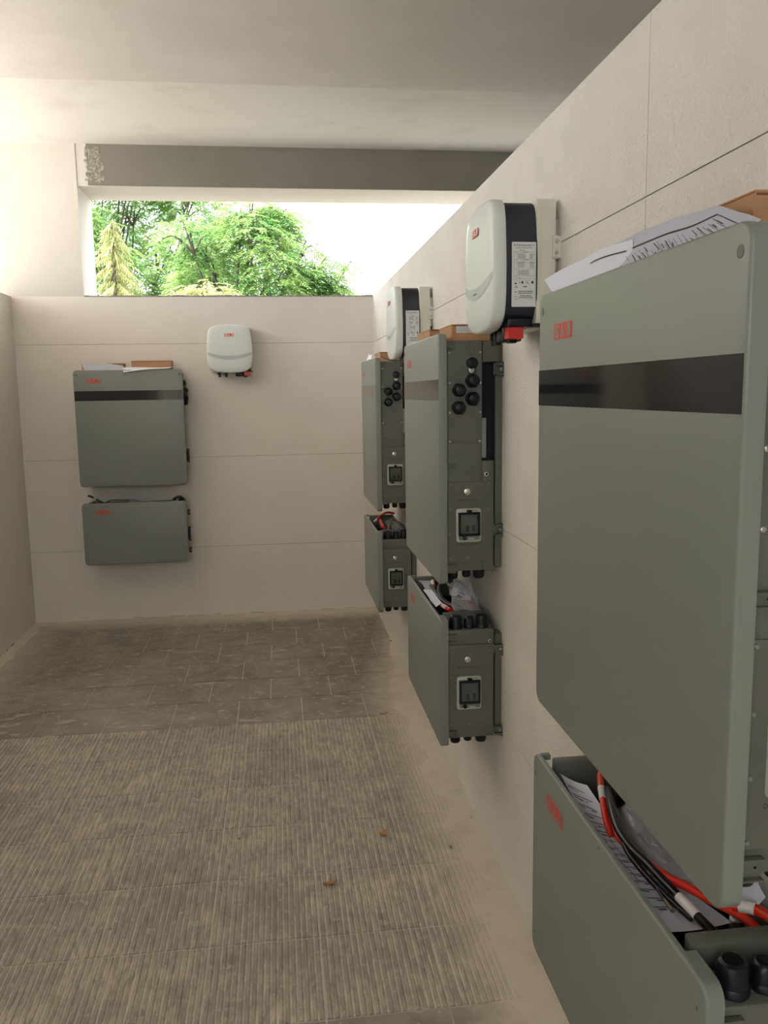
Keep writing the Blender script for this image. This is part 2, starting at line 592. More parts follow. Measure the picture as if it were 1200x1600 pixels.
# ------------------------------------------------------------------ floor tiles
PX, PY = 0.3125, 0.3235
def tile_mesh(x0, x1, y0, y1, ribbed, phase):
    bm = bmesh.new()
    g = 0.0016 if ribbed else 0.0024
    x0 += g; x1 -= g; ge = 0.0040 if ribbed else 0.0028; y0 += ge; y1 -= ge
    if not ribbed:
        box(bm, x0, x1, y0, y1, -0.004, 0.0040)
        for v in bm.verts:
            if v.co.z > 0:
                pass
        return bm
    # cross-section with flat-topped ribs running along y
    pitch = (PX - 2 * g) / 18.0
    prof = [(x0, 0.0025)]
    x = phase + g
    while x < x1 - 0.002:
        if x + pitch > x0:
            for dx, z in ((0.10, 0.0022), (0.24, 0.0050), (0.76, 0.0050), (0.90, 0.0022)):
                xx = x + dx * pitch
                if x0 < xx < x1:
                    prof.append((xx, z))
        x += pitch
    prof.append((x1, 0.0025))
    a = [bm.verts.new((p[0], y0, p[1])) for p in prof]
    b = [bm.verts.new((p[0], y1, p[1])) for p in prof]
    for i in range(len(prof) - 1):
        bm.faces.new((a[i], a[i + 1], b[i + 1], b[i]))
    c = [bm.verts.new(p) for p in ((x0, y0, -0.004), (x1, y0, -0.004), (x1, y1, -0.004), (x0, y1, -0.004))]
    bm.faces.new([c[0], c[1]] + a[::-1])
    bm.faces.new([c[2], c[3]] + b)
    bm.faces.new((c[3], c[0], a[0], b[0]))
    bm.faces.new((c[1], c[2], b[-1], a[-1]))
    bm.faces.new(c[::-1])
    return bm
YB = [0.0, -0.115, -0.435, -0.750, -1.066, -1.386, -1.704, -2.020]
YB += [-2.020 - 0.3258 * i for i in range(1, 7)]
YB += [YB[-1] - 0.3235 * i for i in range(1, 6)]
cache = {}
rt = random.Random(11)
for r in range(len(YB) - 1):
    ribbed = 7 <= r < 13
    y1, y0 = YB[r], YB[r + 1]
    shift = 0.0 if ribbed else (0.0 if (r % 2 == 0) else PX / 2)
    if r >= 13:
        shift = 0.0 if (r % 2) else PX / 2
    # joints at x = -0.29 - k*PX (+ shift)
    xs = [-0.29 + shift + PX * k for k in range(-9, 3)]
    for a in xs:
        b = a + PX
        ca, cb = max(a, XL), min(b, 0.0)
        if cb - ca < 0.02:
            continue
        key = (round(ca - a, 4), round(cb - a, 4), round(y1 - y0, 4), ribbed)
        if key not in cache:
            bm = tile_mesh(ca - a, cb - a, 0, y1 - y0, ribbed, 0.0)
            o = link_mesh('ribbed_tile' if ribbed else 'floor_tile', bm, 'tile_rib' if ribbed else 'tile', fl)
            cache[key] = o.data
        else:
            o = bpy.data.objects.new('ribbed_tile' if ribbed else 'floor_tile', cache[key])
            COL.objects.link(o)
            o.parent = fl
        o.location = (a, y0, rt.uniform(-0.0003, 0.0003))

# drifts of mortar dust against the walls (thin wedges with ragged edge)
def drift(x0, y0, x1, y1, nx, ny, width, seed):
    """strip from the wall line (x0,y0)-(x1,y1), reaching 'width' vector into the room"""
    bm = bmesh.new()
    A, Bv, Wv = Vector((x0, y0, 0)), Vector((x1, y1, 0)), Vector((width[0], width[1], 0))
    g = []
    for i in range(nx + 1):
        row = []
        for j in range(ny + 1):
            u = j / ny
            p = A.lerp(Bv, i / nx)
            kk = 1.0 if Wv.x >= 0 or abs(Wv.y) > 0 else max(0.12, min(1.0, (-0.55 - p.y) / 1.2))
            p = p + Wv * u * kk * (1 + 0.35 * noise.noise(Vector((p.x * 3, p.y * 5, seed))))
            nz = noise.noise(Vector((p.x * 6 + seed, p.y * 6, 0))) + 0.5 * noise.noise(Vector((p.x * 19 + seed, p.y * 19, 3)))
            z = 0.0115 * (1 - u) ** 1.6 + 0.0045 * (1 - u) * nz + 0.0012
            z += 0.0022 * nz * (1 - u)
            p.z = z if j < ny else -0.003
            if j == 0:
                p.z = max(p.z, 0.006)
            row.append(bm.verts.new(p))
        g.append(row)
    for a, b in zip(g, g[1:]):
        for j in range(ny):
            bm.faces.new((a[j], a[j + 1], b[j + 1], b[j]))
    return bm
d1 = link_mesh('dust_drift', drift(0, -5.4, 0, 0, 260, 10, (-0.20, 0), 3), 'dust', fl, smooth=180)
d1['kind'] = 'stuff'
d2 = link_mesh('dust_drift', drift(XL, 0, 0, 0, 130, 8, (0, -0.10), 8), 'dust', fl, smooth=180)
d2['kind'] = 'stuff'
d3 = link_mesh('dust_drift', drift(XL, -5.4, XL, 0, 200, 8, (0.10, 0), 15), 'dust', fl, smooth=180)
d3['kind'] = 'stuff'

# cracks where wall meets floor: dark broken gaps and lumps of render along the foot of the back wall
rc = random.Random(5)
bm = bmesh.new()
x = XL + 0.02
while x < -0.05:
    L_ = rc.uniform(0.02, 0.13)
    if rc.random() < 0.45:
        z = 0.016 + 0.006 * noise.noise(Vector((x * 5, 0, 0)))
        box(bm, x, min(x + L_, -0.02), -0.0015, 0.001, z, z + rc.uniform(0.0012, 0.003))
    x += L_ + rc.uniform(0.02, 0.1)
y = -0.9
while y < -0.1:
    L_ = rc.uniform(0.02, 0.06)
    if rc.random() < 0.5:
        box(bm, XL - 0.001, XL + 0.0015, y, y + L_, 0.012, 0.02)
    y += L_ + rc.uniform(0.05, 0.15)
o = link_mesh('wall_foot_crack', bm, 'pebble', fl)
o['kind'] = 'stuff'

# ------------------------------------------------------------------ grey cabinets
UW = 0.69
def slab(parent, name, pts, y0, y1, m, off, bev, seg=3):
    return link_mesh(name, prism(bmesh.new(), pts, y0, y1, bev, seg), m, parent, off, smooth=40)

def screw(parent, x, d, z, off, r=0.0036, m='zinc'):
    bm = lathe(bmesh.new(), [(r, 0), (r, 0.0015), (r * 0.6, 0.0025)], 'x', (x, -d, z), 10)
    return link_mesh('screw', bm, m, parent, off)

def side_gland(parent, x, d, z, r, off, big=True):
    bm = bmesh.new()
    lathe(bm, [(r * 1.0, 0), (r * 1.0, 0.008), (r * 0.94, 0.010)], 'x', (x, -d, z), 24, 6, 0.035)
    lathe(bm, [(r * 0.86, 0.008), (r * 0.84, 0.024), (r * 0.66, 0.031), (r * 0.5, 0.032)], 'x', (x, -d, z), 24, 12, 0.02)
    lathe(bm, [(r * 0.42, 0.030), (r * 0.42, 0.034), (r * 0.3, 0.035)], 'x', (x, -d, z), 16)
    return link_mesh('cable_gland', bm, 'gland', parent, off, smooth=35)

def z_gland(parent, x, d, z, r, h, off, s=1):
    bm = bmesh.new()
    lathe(bm, [(r, 0), (r, s * h * 0.25), (r * 0.96, s * h * 0.28)], 'z', (x, -d, z), 20, 6, 0.03)
    lathe(bm, [(r * 0.94, s * h * 0.27), (r * 0.93, s * h * 0.75), (r * 0.80, s * h * 0.93), (r * 0.60, s * h), (r * 0.55, s * h)], 'z', (x, -d, z), 20)
    lathe(bm, [(r * 0.42, s * h * 0.9), (r * 0.42, s * h * 1.02), (r * 0.3, s * h * 1.03)], 'z', (x, -d, z), 14)
    return link_mesh('cable_gland', bm, 'gland', parent, off, smooth=35)

def side_text(parent, s, x, d0, d1, z, h, off, m='ink'):
    """lettering on the right-hand side face; reads from front (d1) to wall (d0)"""
    t = text_bm(s, h, d1 - d0, 0.0, 0.01)
    # text plane xz facing -y -> face +x : rotate +90 about z maps (x,0,z)->(0,x,z)
    mtx = Matrix.Translation((x, -d1, z)) @ Matrix.Rotation(math.radians(90), 4, 'Z')
    bm = merge(bmesh.new(), t, mtx)
    return link_mesh('side_lettering', bm, m, parent, off)

def breaker(parent, x, d0, d1, z0, z1, off):
    """isolator under a hinged window on the side face at x; d0 nearer the wall"""
    w, h = d1 - d0, z1 - z0
    def side(pts, a, b, m, name, par, bev=0.001):
        bm = prism(bmesh.new(), pts, 0, -(b - a), bev, 2)
        mt = Matrix.Translation((x + a, 0, 0)) @ Matrix.Rotation(math.radians(90), 4, 'Z')
        bmesh.ops.transform(bm, matrix=mt, verts=bm.verts)
        return link_mesh(name, bm, m, par, off, smooth=40)
    fr = side(rrect(-d1, -d0, z0, z1, 0.008), 0, 0.008, 'cream', 'breaker_frame', parent, 0.002)
    a0, a1 = -d1 + 0.07 * w, -d0 - 0.07 * w
    b0, b1 = z0 + 0.10 * h, z1 - 0.10 * h
    # hinged cover: ring
    ring = bmesh.new()
    t = 0.0065
    for (p, q, r, s) in ((a0, a1, b1 - t, b1), (a0, a1, b0 + 0.10 * h, b0 + 0.10 * h + t), (a0, a0 + t, b0 + 0.1 * h, b1), (a1 - t, a1, b0 + 0.1 * h, b1)):
        box(ring, x + 0.008, x + 0.020, p, q, r, s, 0.0012, 1)
    link_mesh('window_frame', ring, 'gland', fr, off)
    foot = bmesh.new()
    box(foot, x + 0.008, x + 0.018, a0 + 0.002, a1 - 0.002, b0 - 0.02 * h, b0 + 0.10 * h, 0.002, 1)
    link_mesh('cover_foot', foot, 'breaker', fr, off)
    link_mesh('lock_knob', lathe(bmesh.new(), [(0.0065, 0.018), (0.0065, 0.024), (0.005, 0.025)], 'x', (x, a0 + 0.22 * w, b0 + 0.045 * h), 14), 'gland', fr, off)
    link_mesh('cover_latch', B(x + 0.008, x + 0.023, (a0 + a1) / 2 - 0.007, (a0 + a1) / 2 + 0.007, b1 - 0.002, b1 + 0.008, r=0.001), 'gland', fr, off)
    link_mesh('foot_highlight', B(x + 0.018, x + 0.0195, (a0 + a1) / 2 - 0.002, (a0 + a1) / 2 + 0.016, b0 + 0.005 * h, b0 + 0.03 * h), 'sleeve', fr, off)  # pale bar standing in for the highlight on the cover foot
    face = bmesh.new()
    box(face, x + 0.008, x + 0.011, a0 + t, a1 - t, b0 + 0.1 * h + t, b1 - t)
    link_mesh('breaker_face', face, 'breaker', fr, off)
    lab = bmesh.new()
    box(lab, x + 0.011, x + 0.0113, a0 + t + 0.004, a1 - t - 0.004, b1 - t - 0.020, b1 - t - 0.004)
    link_mesh('breaker_label', lab, 'breaker_label', fr, off)
    for k in (0.30, 0.68):
        yy = a0 + t + k * (a1 - a0 - 2 * t)
        link_mesh('toggle', B(x + 0.011, x + 0.0165, yy, yy + 0.010, b0 + 0.1 * h + t + 0.006, b0 + 0.1 * h + t + 0.024, r=0.001), 'gland', fr, off)
    pn = bmesh.new()
    box(pn, x + 0.0185, x + 0.0195, a0 + t, a1 - t, b0 + 0.1 * h + t, b1 - t)
    link_mesh('window_pane', pn, 'pane', fr, off)
    t = text_bm('IP65', 0.0045, 0.016, 0, 0)
    mtx = Matrix.Translation((x + 0.0083, a1 - 0.022, z1 - 0.0075)) @ Matrix.Rotation(math.radians(90), 4, 'Z')
    link_mesh('frame_print', merge(bmesh.new(), t, mtx), 'ink', fr, off)
    return fr

def clip(parent, x, z0, z1, off, d0=0.145, d1=0.178):
    """folded hook joining the front cover to the body"""
    bm = bmesh.new()
    box(bm, x, x + 0.0025, -d1, -d0, z0, z1)
    box(bm, x, x + 0.010, -d1, -d0, z1 - 0.002, z1)
    box(bm, x, x + 0.010, -d1, -d0, z0, z0 + 0.002)
    o = link_mesh('cover_hook', bm, 'coat_dark', parent, off)
    link_mesh('hook_hole', lathe(bmesh.new(), [(0.0018, 0), (0.0018, 0.003)], 'x', (x, -(d0 + 0.008), (z0 + z1) / 2), 8), 'dark', o, off)
    return o

def wall_rail(parent, x0, x1, z0, z1, zbr, off, left=False):
    """pressed-steel rail on the wall with ears at the side, one per height in zbr"""
    bm = bmesh.new()
    box(bm, x0, x1, 0.0, -0.022, z0, z1, 0.002, 1)
    o = link_mesh('mounting_rail', bm, 'coat_dark', parent, off)
    s = -1 if left else 1
    xe = x0 if left else x1
    for a, b in zbr:
        bm = bmesh.new()
        box(bm, xe, xe + s * 0.020, -0.001, -0.005, a, b, 0.001, 1)
        box(bm, xe, xe + s * 0.020, -0.005, -0.024, a + 0.004, a + 0.010, 0.001, 1)
        box(bm, xe, xe + s * 0.020, -0.005, -0.024, b - 0.010, b - 0.004, 0.001, 1)
        box(bm, xe - s * 0.004, xe + s * 0.004, -0.001, -0.028, a + 0.004, b - 0.004, 0.001, 1)
        br = link_mesh('wall_bracket', bm, 'coat_dark', o, off)
    for a, b in zbr:
        bm = lathe(bmesh.new(), [(0.006, -0.005), (0.006, -0.011), (0.004, -0.012)], 'y', (xe + s * 0.012, 0, (a + b) / 2), 6)
        link_mesh('rail_bolt', bm, 'zinc', o, off)
    return o

def make_inverter_cabinet():
    zb = 0.963
    off = (0, 0, zb)
    root = empty('inverter_cabinet', (0, 0, zb))
    xs = UW - 0.014                     # side face of the body
    # body shells: back deck (upper), middle, with an open slot for the heat sink at the right rear
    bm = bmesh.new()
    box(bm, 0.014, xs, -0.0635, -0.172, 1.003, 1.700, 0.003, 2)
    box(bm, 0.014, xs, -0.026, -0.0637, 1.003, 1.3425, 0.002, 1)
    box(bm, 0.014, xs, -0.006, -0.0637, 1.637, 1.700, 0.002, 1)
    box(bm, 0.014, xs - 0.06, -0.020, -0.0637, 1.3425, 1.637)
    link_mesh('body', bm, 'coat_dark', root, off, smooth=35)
    # heat sink fins in the slot
    bm = bmesh.new()
    for k in range(9):
        xx = xs - 0.058 + k * 0.006
        box(bm, xx, xx + 0.0015, -0.022, -0.060, 1.350, 1.630)
    link_mesh('heat_sink', bm, 'dark', root, off)
    link_mesh('slot_flap', B(xs - 0.004, xs + 0.001, -0.0505, -0.0635, 1.351, 1.471, r=0.001), 'coat', root, off)
    # front cover
    fp = slab(root, 'front_cover', rrect(0, UW, zb, 1.7205, 0.024), -0.1735, -0.1975, 'coat', off, 0.004)
    bandp = bmesh.new()
    box(bandp, 0.0015, UW - 0.0045, -0.1970, -0.1979, 1.5245, 1.5870)
    link_mesh('black_glass_strip', bandp, 'glass_band', fp, off)
    logo(fp, 0.084, 1.6365, 0.088, 0.0265, -0.1975, 'coat', off)
    for xx in (0.020, UW - 0.020):
        link_mesh('cover_plug', lathe(bmesh.new(), [(0.0072, -0.1965), (0.0072, -0.1978), (0.0062, -0.1980)], 'y', (xx, 0, 1.690), 18), 'coat_dark', fp, off)
    # upper side plate with the connectors
    pl = link_mesh('connector_plate', B(xs - 0.001, xs + 0.0022, -0.064, -0.168, 1.3955, 1.673, r=0.0008), 'coat_dark', root, off)
    for d, z in ((0.0695, 1.666), (0.0695, 1.576), (0.0695, 1.489), (0.071, 1.4025), (0.163, 1.665), (0.163, 1.576), (0.163, 1.488), (0.163, 1.4015)):
        screw(pl, xs + 0.002, d, z, off)
    for d, z, r in ((0.094, 1.582, 0.0215), (0.135, 1.555, 0.0205), (0.094, 1.529, 0.0215), (0.136, 1.503, 0.0205)):
        side_gland(pl, xs + 0.002, d, z, r, off)
    # antenna socket cap on its strap
    bm = bmesh.new()
    lathe(bm, [(0.0165, 0), (0.0165, 0.016), (0.013, 0.020), (0.012, 0.0205)], 'x', (xs + 0.002, -0.096, 1.634), 22, 7, 0.05)
    cp_ = link_mesh('socket_cap', bm, 'gland', pl, off, smooth=35)
    ring = [Vector((xs + 0.006, -0.096 + 0.011 * math.cos(a), 1.613 + 0.012 * math.sin(a))) for a in [math.pi * (0.85 + 1.3 * k / 10) for k in range(11)]]
    link_mesh('cap_strap', tube(bmesh.new(), ring, 0.0016, 6), 'gland', pl, off)
    bm = bmesh.new()
    lathe(bm, [(0.009, 0), (0.009, 0.003), (0.007, 0.0035)], 'x', (xs + 0.002, -0.096, 1.614), 12)
    link_mesh('strap_socket', bm, 'zinc', pl, off)
    side_text(pl, 'WIFI', xs + 0.0027, 0.090, 0.103, 1.657, 0.006, off)
    side_text(pl, 'GRID', xs + 0.0027, 0.128, 0.142, 1.5795, 0.004, off)
    side_text(pl, 'BACKUP', xs + 0.0027, 0.126, 0.146, 1.5265, 0.004, off)
    side_text(pl, 'BMS', xs + 0.0027, 0.088, 0.100, 1.5535, 0.0035, off)
    # lower side plate
    p2 = link_mesh('switch_plate', B(xs - 0.001, xs + 0.0022, -0.0335, -0.170, 1.0345, 1.2795, r=0.0008), 'coat_dark', root, off)
    for d, z in ((0.042, 1.272), (0.042, 1.195), (0.043, 1.120), (0.043, 1.043), (0.108, 1.043), (0.164, 1.272), (0.164, 1.120), (0.164, 1.195), (0.164, 1.043)):
        screw(p2, xs + 0.002, d, z, off, 0.0032, 'coat')
    breaker(p2, xs + 0.002, 0.068, 0.1455, 1.0945, 1.1975, off)
    bm = bmesh.new()
    lathe(bm, [(0.0095, 0), (0.0095, 0.004), (0.007, 0.005)], 'x', (xs + 0.002, -0.110, 1.249), 18)
    lathe(bm, [(0.0055, 0.004), (0.0055, 0.010), (0.0035, 0.012)], 'x', (xs + 0.002, -0.110, 1.249), 14)
    link_mesh('push_button', bm, 'chrome', p2, off, smooth=40)
    side_text(p2, 'BATTERY SWITCH', xs + 0.0027, 0.075, 0.143, 1.2195, 0.0062, off)
    side_text(p2, 'DC CIRCUIT BREAKER', xs + 0.0027, 0.072, 0.146, 1.0835, 0.0055, off)
    # grommet with a dark hole
    gr = link_mesh('grommet', lathe(bmesh.new(), [(0.0068, 0), (0.0068, 0.002), (0.005, 0.0025)], 'x', (xs, -0.0495, 1.301), 16), 'zinc', root, off)
    link_mesh('grommet_hole', lathe(bmesh.new(), [(0.0035, 0.001), (0.0035, 0.003)], 'x', (xs, -0.0495, 1.301), 12), 'dark', gr, off)
    clip(root, xs, 1.678, 1.698, off)
    clip(root, xs, 1.316, 1.334, off)
    clip(root, xs, 0.999, 1.026, off)
    link_mesh('body_seam', B(xs - 0.001, xs + 0.0006, -0.062, -0.0635, 1.637, 1.699), 'dark', root, off)
    # glands under the body
    for d, r, h in ((0.148, 0.0170, 0.030), (0.106, 0.0140, 0.026), (0.066, 0.0190, 0.031)):
        z_gland(root, xs - 0.032, d, 1.003, r, h, off, -1)
    # rail and brackets on the wall, right and left
    wall_rail(root, xs - 0.055, xs - 0.004, 1.010, 1.690, ((1.593, 1.637), (1.106, 1.150)), off)
    wall_rail(root, 0.018, 0.069, 1.010, 1.690, ((1.593, 1.637), (1.106, 1.150)), off, True)
    return root

LW = 0.675
def make_battery_cabinet():
    zb = 0.441
    off = (0, 0, zb)
    root = empty('battery_cabinet', (0, 0, zb))
    xs = LW - 0.014
    zt = 0.817
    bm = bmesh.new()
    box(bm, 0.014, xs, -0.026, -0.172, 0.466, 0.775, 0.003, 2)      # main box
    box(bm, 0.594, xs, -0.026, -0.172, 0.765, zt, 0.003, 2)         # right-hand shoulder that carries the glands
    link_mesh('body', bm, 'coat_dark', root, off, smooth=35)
    # tray on top: floor is the body; walls
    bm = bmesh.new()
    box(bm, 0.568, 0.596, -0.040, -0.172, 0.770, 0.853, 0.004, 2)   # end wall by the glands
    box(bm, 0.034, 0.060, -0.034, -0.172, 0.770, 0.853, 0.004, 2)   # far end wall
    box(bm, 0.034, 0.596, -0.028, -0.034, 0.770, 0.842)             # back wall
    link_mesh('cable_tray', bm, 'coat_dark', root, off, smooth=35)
    bm = bmesh.new()
    box(bm, 0.060, 0.568, -0.034, -0.171, 0.775, 0.777)
    link_mesh('tray_floor', bm, 'dark', root, off)
    # front cover with folded top flange
    fp = slab(root, 'front_cover', rrect(0, LW, zb, 0.853, 0.022), -0.1880, -0.1975, 'coat', off, 0.004)
    R_ = rrect(0, LW, zb, 0.853, 0.022)
    near = [p for p in R_ if p[0] > LW / 2]
    near = [(0.604, zb + 0.0)] + sorted([p for p in near if p[1] < 0.6], key=lambda p: p[0] + p[1]) + sorted([p for p in near if p[1] > 0.6], key=lambda p: p[1] - p[0]) + [(0.604, 0.853)]
    link_mesh('cover_return', prism(bmesh.new(), near, -0.1735, -0.1885), 'coat', fp, off, smooth=40)
    link_mesh('cover_return', B(0.0005, 0.013, -0.1735, -0.1885, 0.464, 0.830), 'coat', fp, off)
    link_mesh('cover_return', B(0.020, 0.604, -0.1735, -0.1885, zb, zb + 0.012), 'coat', fp, off)
    link_mesh('cover_hook', B(0.012, 0.024, -0.1700, -0.1885, 0.842, 0.8525, r=0.001, seg=1), 'coat', fp, off)
    logo(fp, 0.088, 0.7800, 0.086, 0.0265, -0.1975, 'coat', off)
    for xx, zz in ((0.018, 0.815), (LW - 0.020, 0.815), (0.018, 0.480), (0.340, 0.842)):
        link_mesh('cover_rivet', lathe(bmesh.new(), [(0.003, -0.1970), (0.003, -0.1979)], 'y', (xx, 0, zz), 10), 'coat_dark', fp, off)
    p2 = link_mesh('switch_plate', B(xs - 0.001, xs + 0.0022, -0.0285, -0.170, 0.5015, 0.757, r=0.0008), 'coat_dark', root, off)
    for d, z in ((0.040, 0.748), (0.040, 0.665), (0.040, 0.585), (0.040, 0.512), (0.107, 0.512), (0.165, 0.748), (0.165, 0.665), (0.165, 0.512)):
        screw(p2, xs + 0.002, d, z, off, 0.0032, 'coat')
    breaker(p2, xs + 0.002, 0.0685, 0.1460, 0.5620, 0.6690, off)
    bm = bmesh.new()
    lathe(bm, [(0.0095, 0), (0.0095, 0.004), (0.007, 0.005)], 'x', (xs + 0.002, -0.111, 0.723), 18)
    lathe(bm, [(0.0055, 0.004), (0.0055, 0.010), (0.0035, 0.012)], 'x', (xs + 0.002, -0.111, 0.723), 14)
    link_mesh('push_button', bm, 'chrome', p2, off, smooth=40)
    side_text(p2, 'BATTERY SWITCH', xs + 0.0027, 0.075, 0.143, 0.6935, 0.0062, off)
    gr = link_mesh('grommet', lathe(bmesh.new(), [(0.0055, 0), (0.0055, 0.002), (0.004, 0.0025)], 'x', (xs, -0.040, 0.778), 14), 'zinc', root, off)
    link_mesh('grommet_hole', lathe(bmesh.new(), [(0.003, 0.001), (0.003, 0.003)], 'x', (xs, -0.040, 0.778), 10), 'dark', gr, off)
    clip(root, xs, 0.782, 0.806, off)
    clip(root, xs, 0.472, 0.492, off)
    for d, r, h in ((0.142, 0.0212, 0.042), (0.100, 0.0165, 0.036), (0.059, 0.0212, 0.042)):
        z_gland(root, xs - 0.027, d, zt, r, h, off, 1)
    for d, r, h in ((0.144, 0.0175, 0.027), (0.104, 0.0145, 0.023), (0.061, 0.0190, 0.028)):
        z_gland(root, xs - 0.032, d, 0.466, r, h, off, -1)
    wall_rail(root, xs - 0.055, xs - 0.004, 0.470, 0.800, ((0.733, 0.771), (0.468, 0.504)), off)
    wall_rail(root, 0.018, 0.069, 0.470, 0.800, ((0.733, 0.771), (0.468, 0.504)), off, True)
    bm = bmesh.new()
    lathe(bm, [(0.010, 0.777), (0.010, 0.815), (0.007, 0.818)], 'z', (0.50, -0.058, 0), 14)
    link_mesh('terminal_bolt', bm, 'zinc', root, off, smooth=40)
    return root

# ------------------------------------------------------------------ white wall inverter (PV)
IW, IH = 0.300, 0.316
def shell_outline(n=14, grow=0.0):
    """front outline: flat-ish bowed sides, arched top and bottom, soft corners, a little wider below the middle"""
    pts = []
    hw, hh = IW / 2 + grow, IH / 2 + grow
    N_ = 72
    for i in range(N_):
        a = 2 * math.pi * i / N_
        c, s = math.cos(a), math.sin(a)
        e = 2 / (9.0 if s > 0 else 6.0)
        x = hw * math.copysign(abs(c) ** e, c)
        z = hh * math.copysign(abs(s) ** e, s)
        t = z / hh
        x *= 1.0 - 0.085 * max(0, t + 0.15) ** 2.0 - 0.060 * max(0, -t - 0.15) ** 2
        z *= 1.0 - 0.125 * (x / hw) ** 2
        pts.append((x, z))
    return pts

def make_wall_inverter():
    zc = 1.851
    base = zc - IH / 2
    off = (0, 0, 0)
    root = empty('wall_inverter', (0, 0, zc))
    # origin: centre x, wall plane, centre z
    out = shell_outline()
    # domed front shell
    bm = bmesh.new()
    rings = []
    for y, k in ((-0.132, 0.985), (-0.134, 0.997), (-0.151, 1.0), (-0.157, 0.994), (-0.1615, 0.978), (-0.1640, 0.95), (-0.1675, 0.80), (-0.1700, 0.55), (-0.1715, 0.25)):
        rings.append([bm.verts.new((p[0] * k, y, p[1] * k)) for p in out])
    n = len(out)
    for a, b in zip(rings, rings[1:]):
        for i in range(n):
            bm.faces.new((a[i], a[(i + 1) % n], b[(i + 1) % n], b[i]))
    bm.faces.new(rings[0])
    c = bm.verts.new((0, -0.172, 0))
    for i in range(n):
        bm.faces.new((rings[-1][i], rings[-1][(i + 1) % n], c))
    shell = link_mesh('front_shell', bm, 'white_shell', root, smooth=50)
    # surface height of the dome for things that sit on it
    def dome(x, z):
        best = 0
        hw, hh = IW / 2, IH / 2
        k = (abs(x / hw) ** 6.5 + abs(z / hh) ** 6.5) ** (1 / 6.5)
        tab = ((0, -0.172), (0.25, -0.1715), (0.55, -0.170), (0.80, -0.1675), (0.95, -0.164), (0.978, -0.1615), (1.0, -0.152))
        for (k0, y0), (k1, y1) in zip(tab, tab[1:]):
            if k <= k1:
                return y0 + (y1 - y0) * (k - k0) / (k1 - k0)
        return -0.15
    # silver swoosh
    bm = bmesh.new()
    rows = []
    for i in range(33):
        u = -1 + 2 * i / 32
        x = u * 0.1440
        zt = -0.026 - 0.024 * (1 - u * u) + 0.0
        wdt = 0.0090 + 0.0140 * (1 - u * u) ** 0.6
        rows.append([bm.verts.new((x, dome(x, zz) - 0.0011, zz)) for zz in (zt + 0.004, zt - wdt * 0.33, zt - wdt * 0.66, zt - wdt)])
    for a, b in zip(rows, rows[1:]):
        for j in range(3):
            bm.faces.new((a[j], a[j + 1], b[j + 1], b[j]))
    link_mesh('silver_swoosh', bm, 'swoosh', shell)
    for xx in (-0.012, 0.0, 0.012):
        link_mesh('status_light', lathe(bmesh.new(), [(0.0022, -0.1725), (0.0022, -0.1735)], 'y', (xx, 0, -0.060), 8), 'ink_grey', shell)
    lg = logo(shell, -0.030, 0.079, 0.060, 0.0185, -0.1722, 'white_shell', (0, 0, 0))
    # dark middle
    mid = [(x * 0.955, z * 0.955) for x, z in out]
    link_mesh('dark_middle', prism(bmesh.new(), mid, -0.056, -0.136, 0), 'navy', root, smooth=40)
    # ivory back with heat-sink ribs
    bk = bmesh.new()
    prism(bk, rrect(-0.140, 0.140, -0.150, 0.146, 0.02), -0.012, -0.058, 0.004, 2)
    link_mesh('back_casting', bk, 'heatsink', root, smooth=40)
    for s in (1, -1):
        rb = bmesh.new()
        box(rb, s * 0.1395, s * 0.1412, -0.0475, -0.0485, -0.135, 0.13)
        link_mesh('casting_ridge', rb, 'heatsink', root)
    # wall plate with an ear and two screws on each side
    for s in (1, -1):
        pl = bmesh.new()
        prism(pl, rrect(min(s * 0.130, s * 0.146), max(s * 0.130, s * 0.146), 0.007, 0.060, 0.004), 0.0, -0.020, 0.001, 1)
        o = link_mesh('hanging_ear', pl, 'heatsink', root)
        for zz in (0.020, 0.046):
            link_mesh('ear_screw', lathe(bmesh.new(), [(0.0045, 0), (0.0045, s * 0.003), (0.003, s * 0.004)], 'x', (s * 0.146, -0.011, zz), 10), 'zinc', o)
    pl = bmesh.new()
    box(pl, -0.125, 0.125, 0.0, -0.012, -0.02, 0.10)
    link_mesh('wall_plate', pl, 'zinc', root)
    # rating label on both sides would be wrong: it is on the right side only
    xs = 0.1445
    z0, z1 = -0.104, 0.044
    lab = link_mesh('rating_label', B(xs - 0.004, xs - 0.0005, -0.060, -0.118, z0, z1, r=0.0004), 'label', root)
    bm = bmesh.new()
    X = xs - 0.0003
    def bar(d0, d1, za, zb_):
        v = [bm.verts.new(p) for p in ((X, -d1, za), (X, -d0, za), (X, -d0, zb_), (X, -d1, zb_))]
        bm.faces.new(v)
    rr = random.Random(2)
    def words(d0, d1, z, h):
        d = d1
        while d > d0 + 0.001:
            w = rr.uniform(0.001, 0.0045)
            bar(max(d - w, d0), d, z, z + h)
            d -= w + 0.0007
    words(0.064, 0.096, 0.0365, 0.0011); words(0.070, 0.096, 0.0345, 0.0011)
    for z in (0.0215, 0.0195, 0.0050, -0.0030, 0.0025, -0.0180, -0.0340, -0.0400, -0.0435):
        bar(0.0635, 0.1135, z, z + 0.0003)
    bar(0.0635, 0.0638, -0.0435, 0.0215); bar(0.1132, 0.1135, -0.0435, 0.0215); bar(0.1060, 0.1063, -0.0400, 0.0215)
    words(0.080, 0.092, 0.0201, 0.0010)
    words(0.078, 0.092, 0.0030, 0.0010)
    for k in range(5):
        words(0.085, 0.104, 0.0160 - 0.0023 * k, 0.0009)
        words(0.067, 0.075, 0.0160 - 0.0023 * k, 0.0009)
    for k in range(5):
        words(0.088, 0.104, -0.0022 - 0.0030 * k, 0.0010)
        words(0.066, 0.075, -0.0022 - 0.0030 * k, 0.0010)
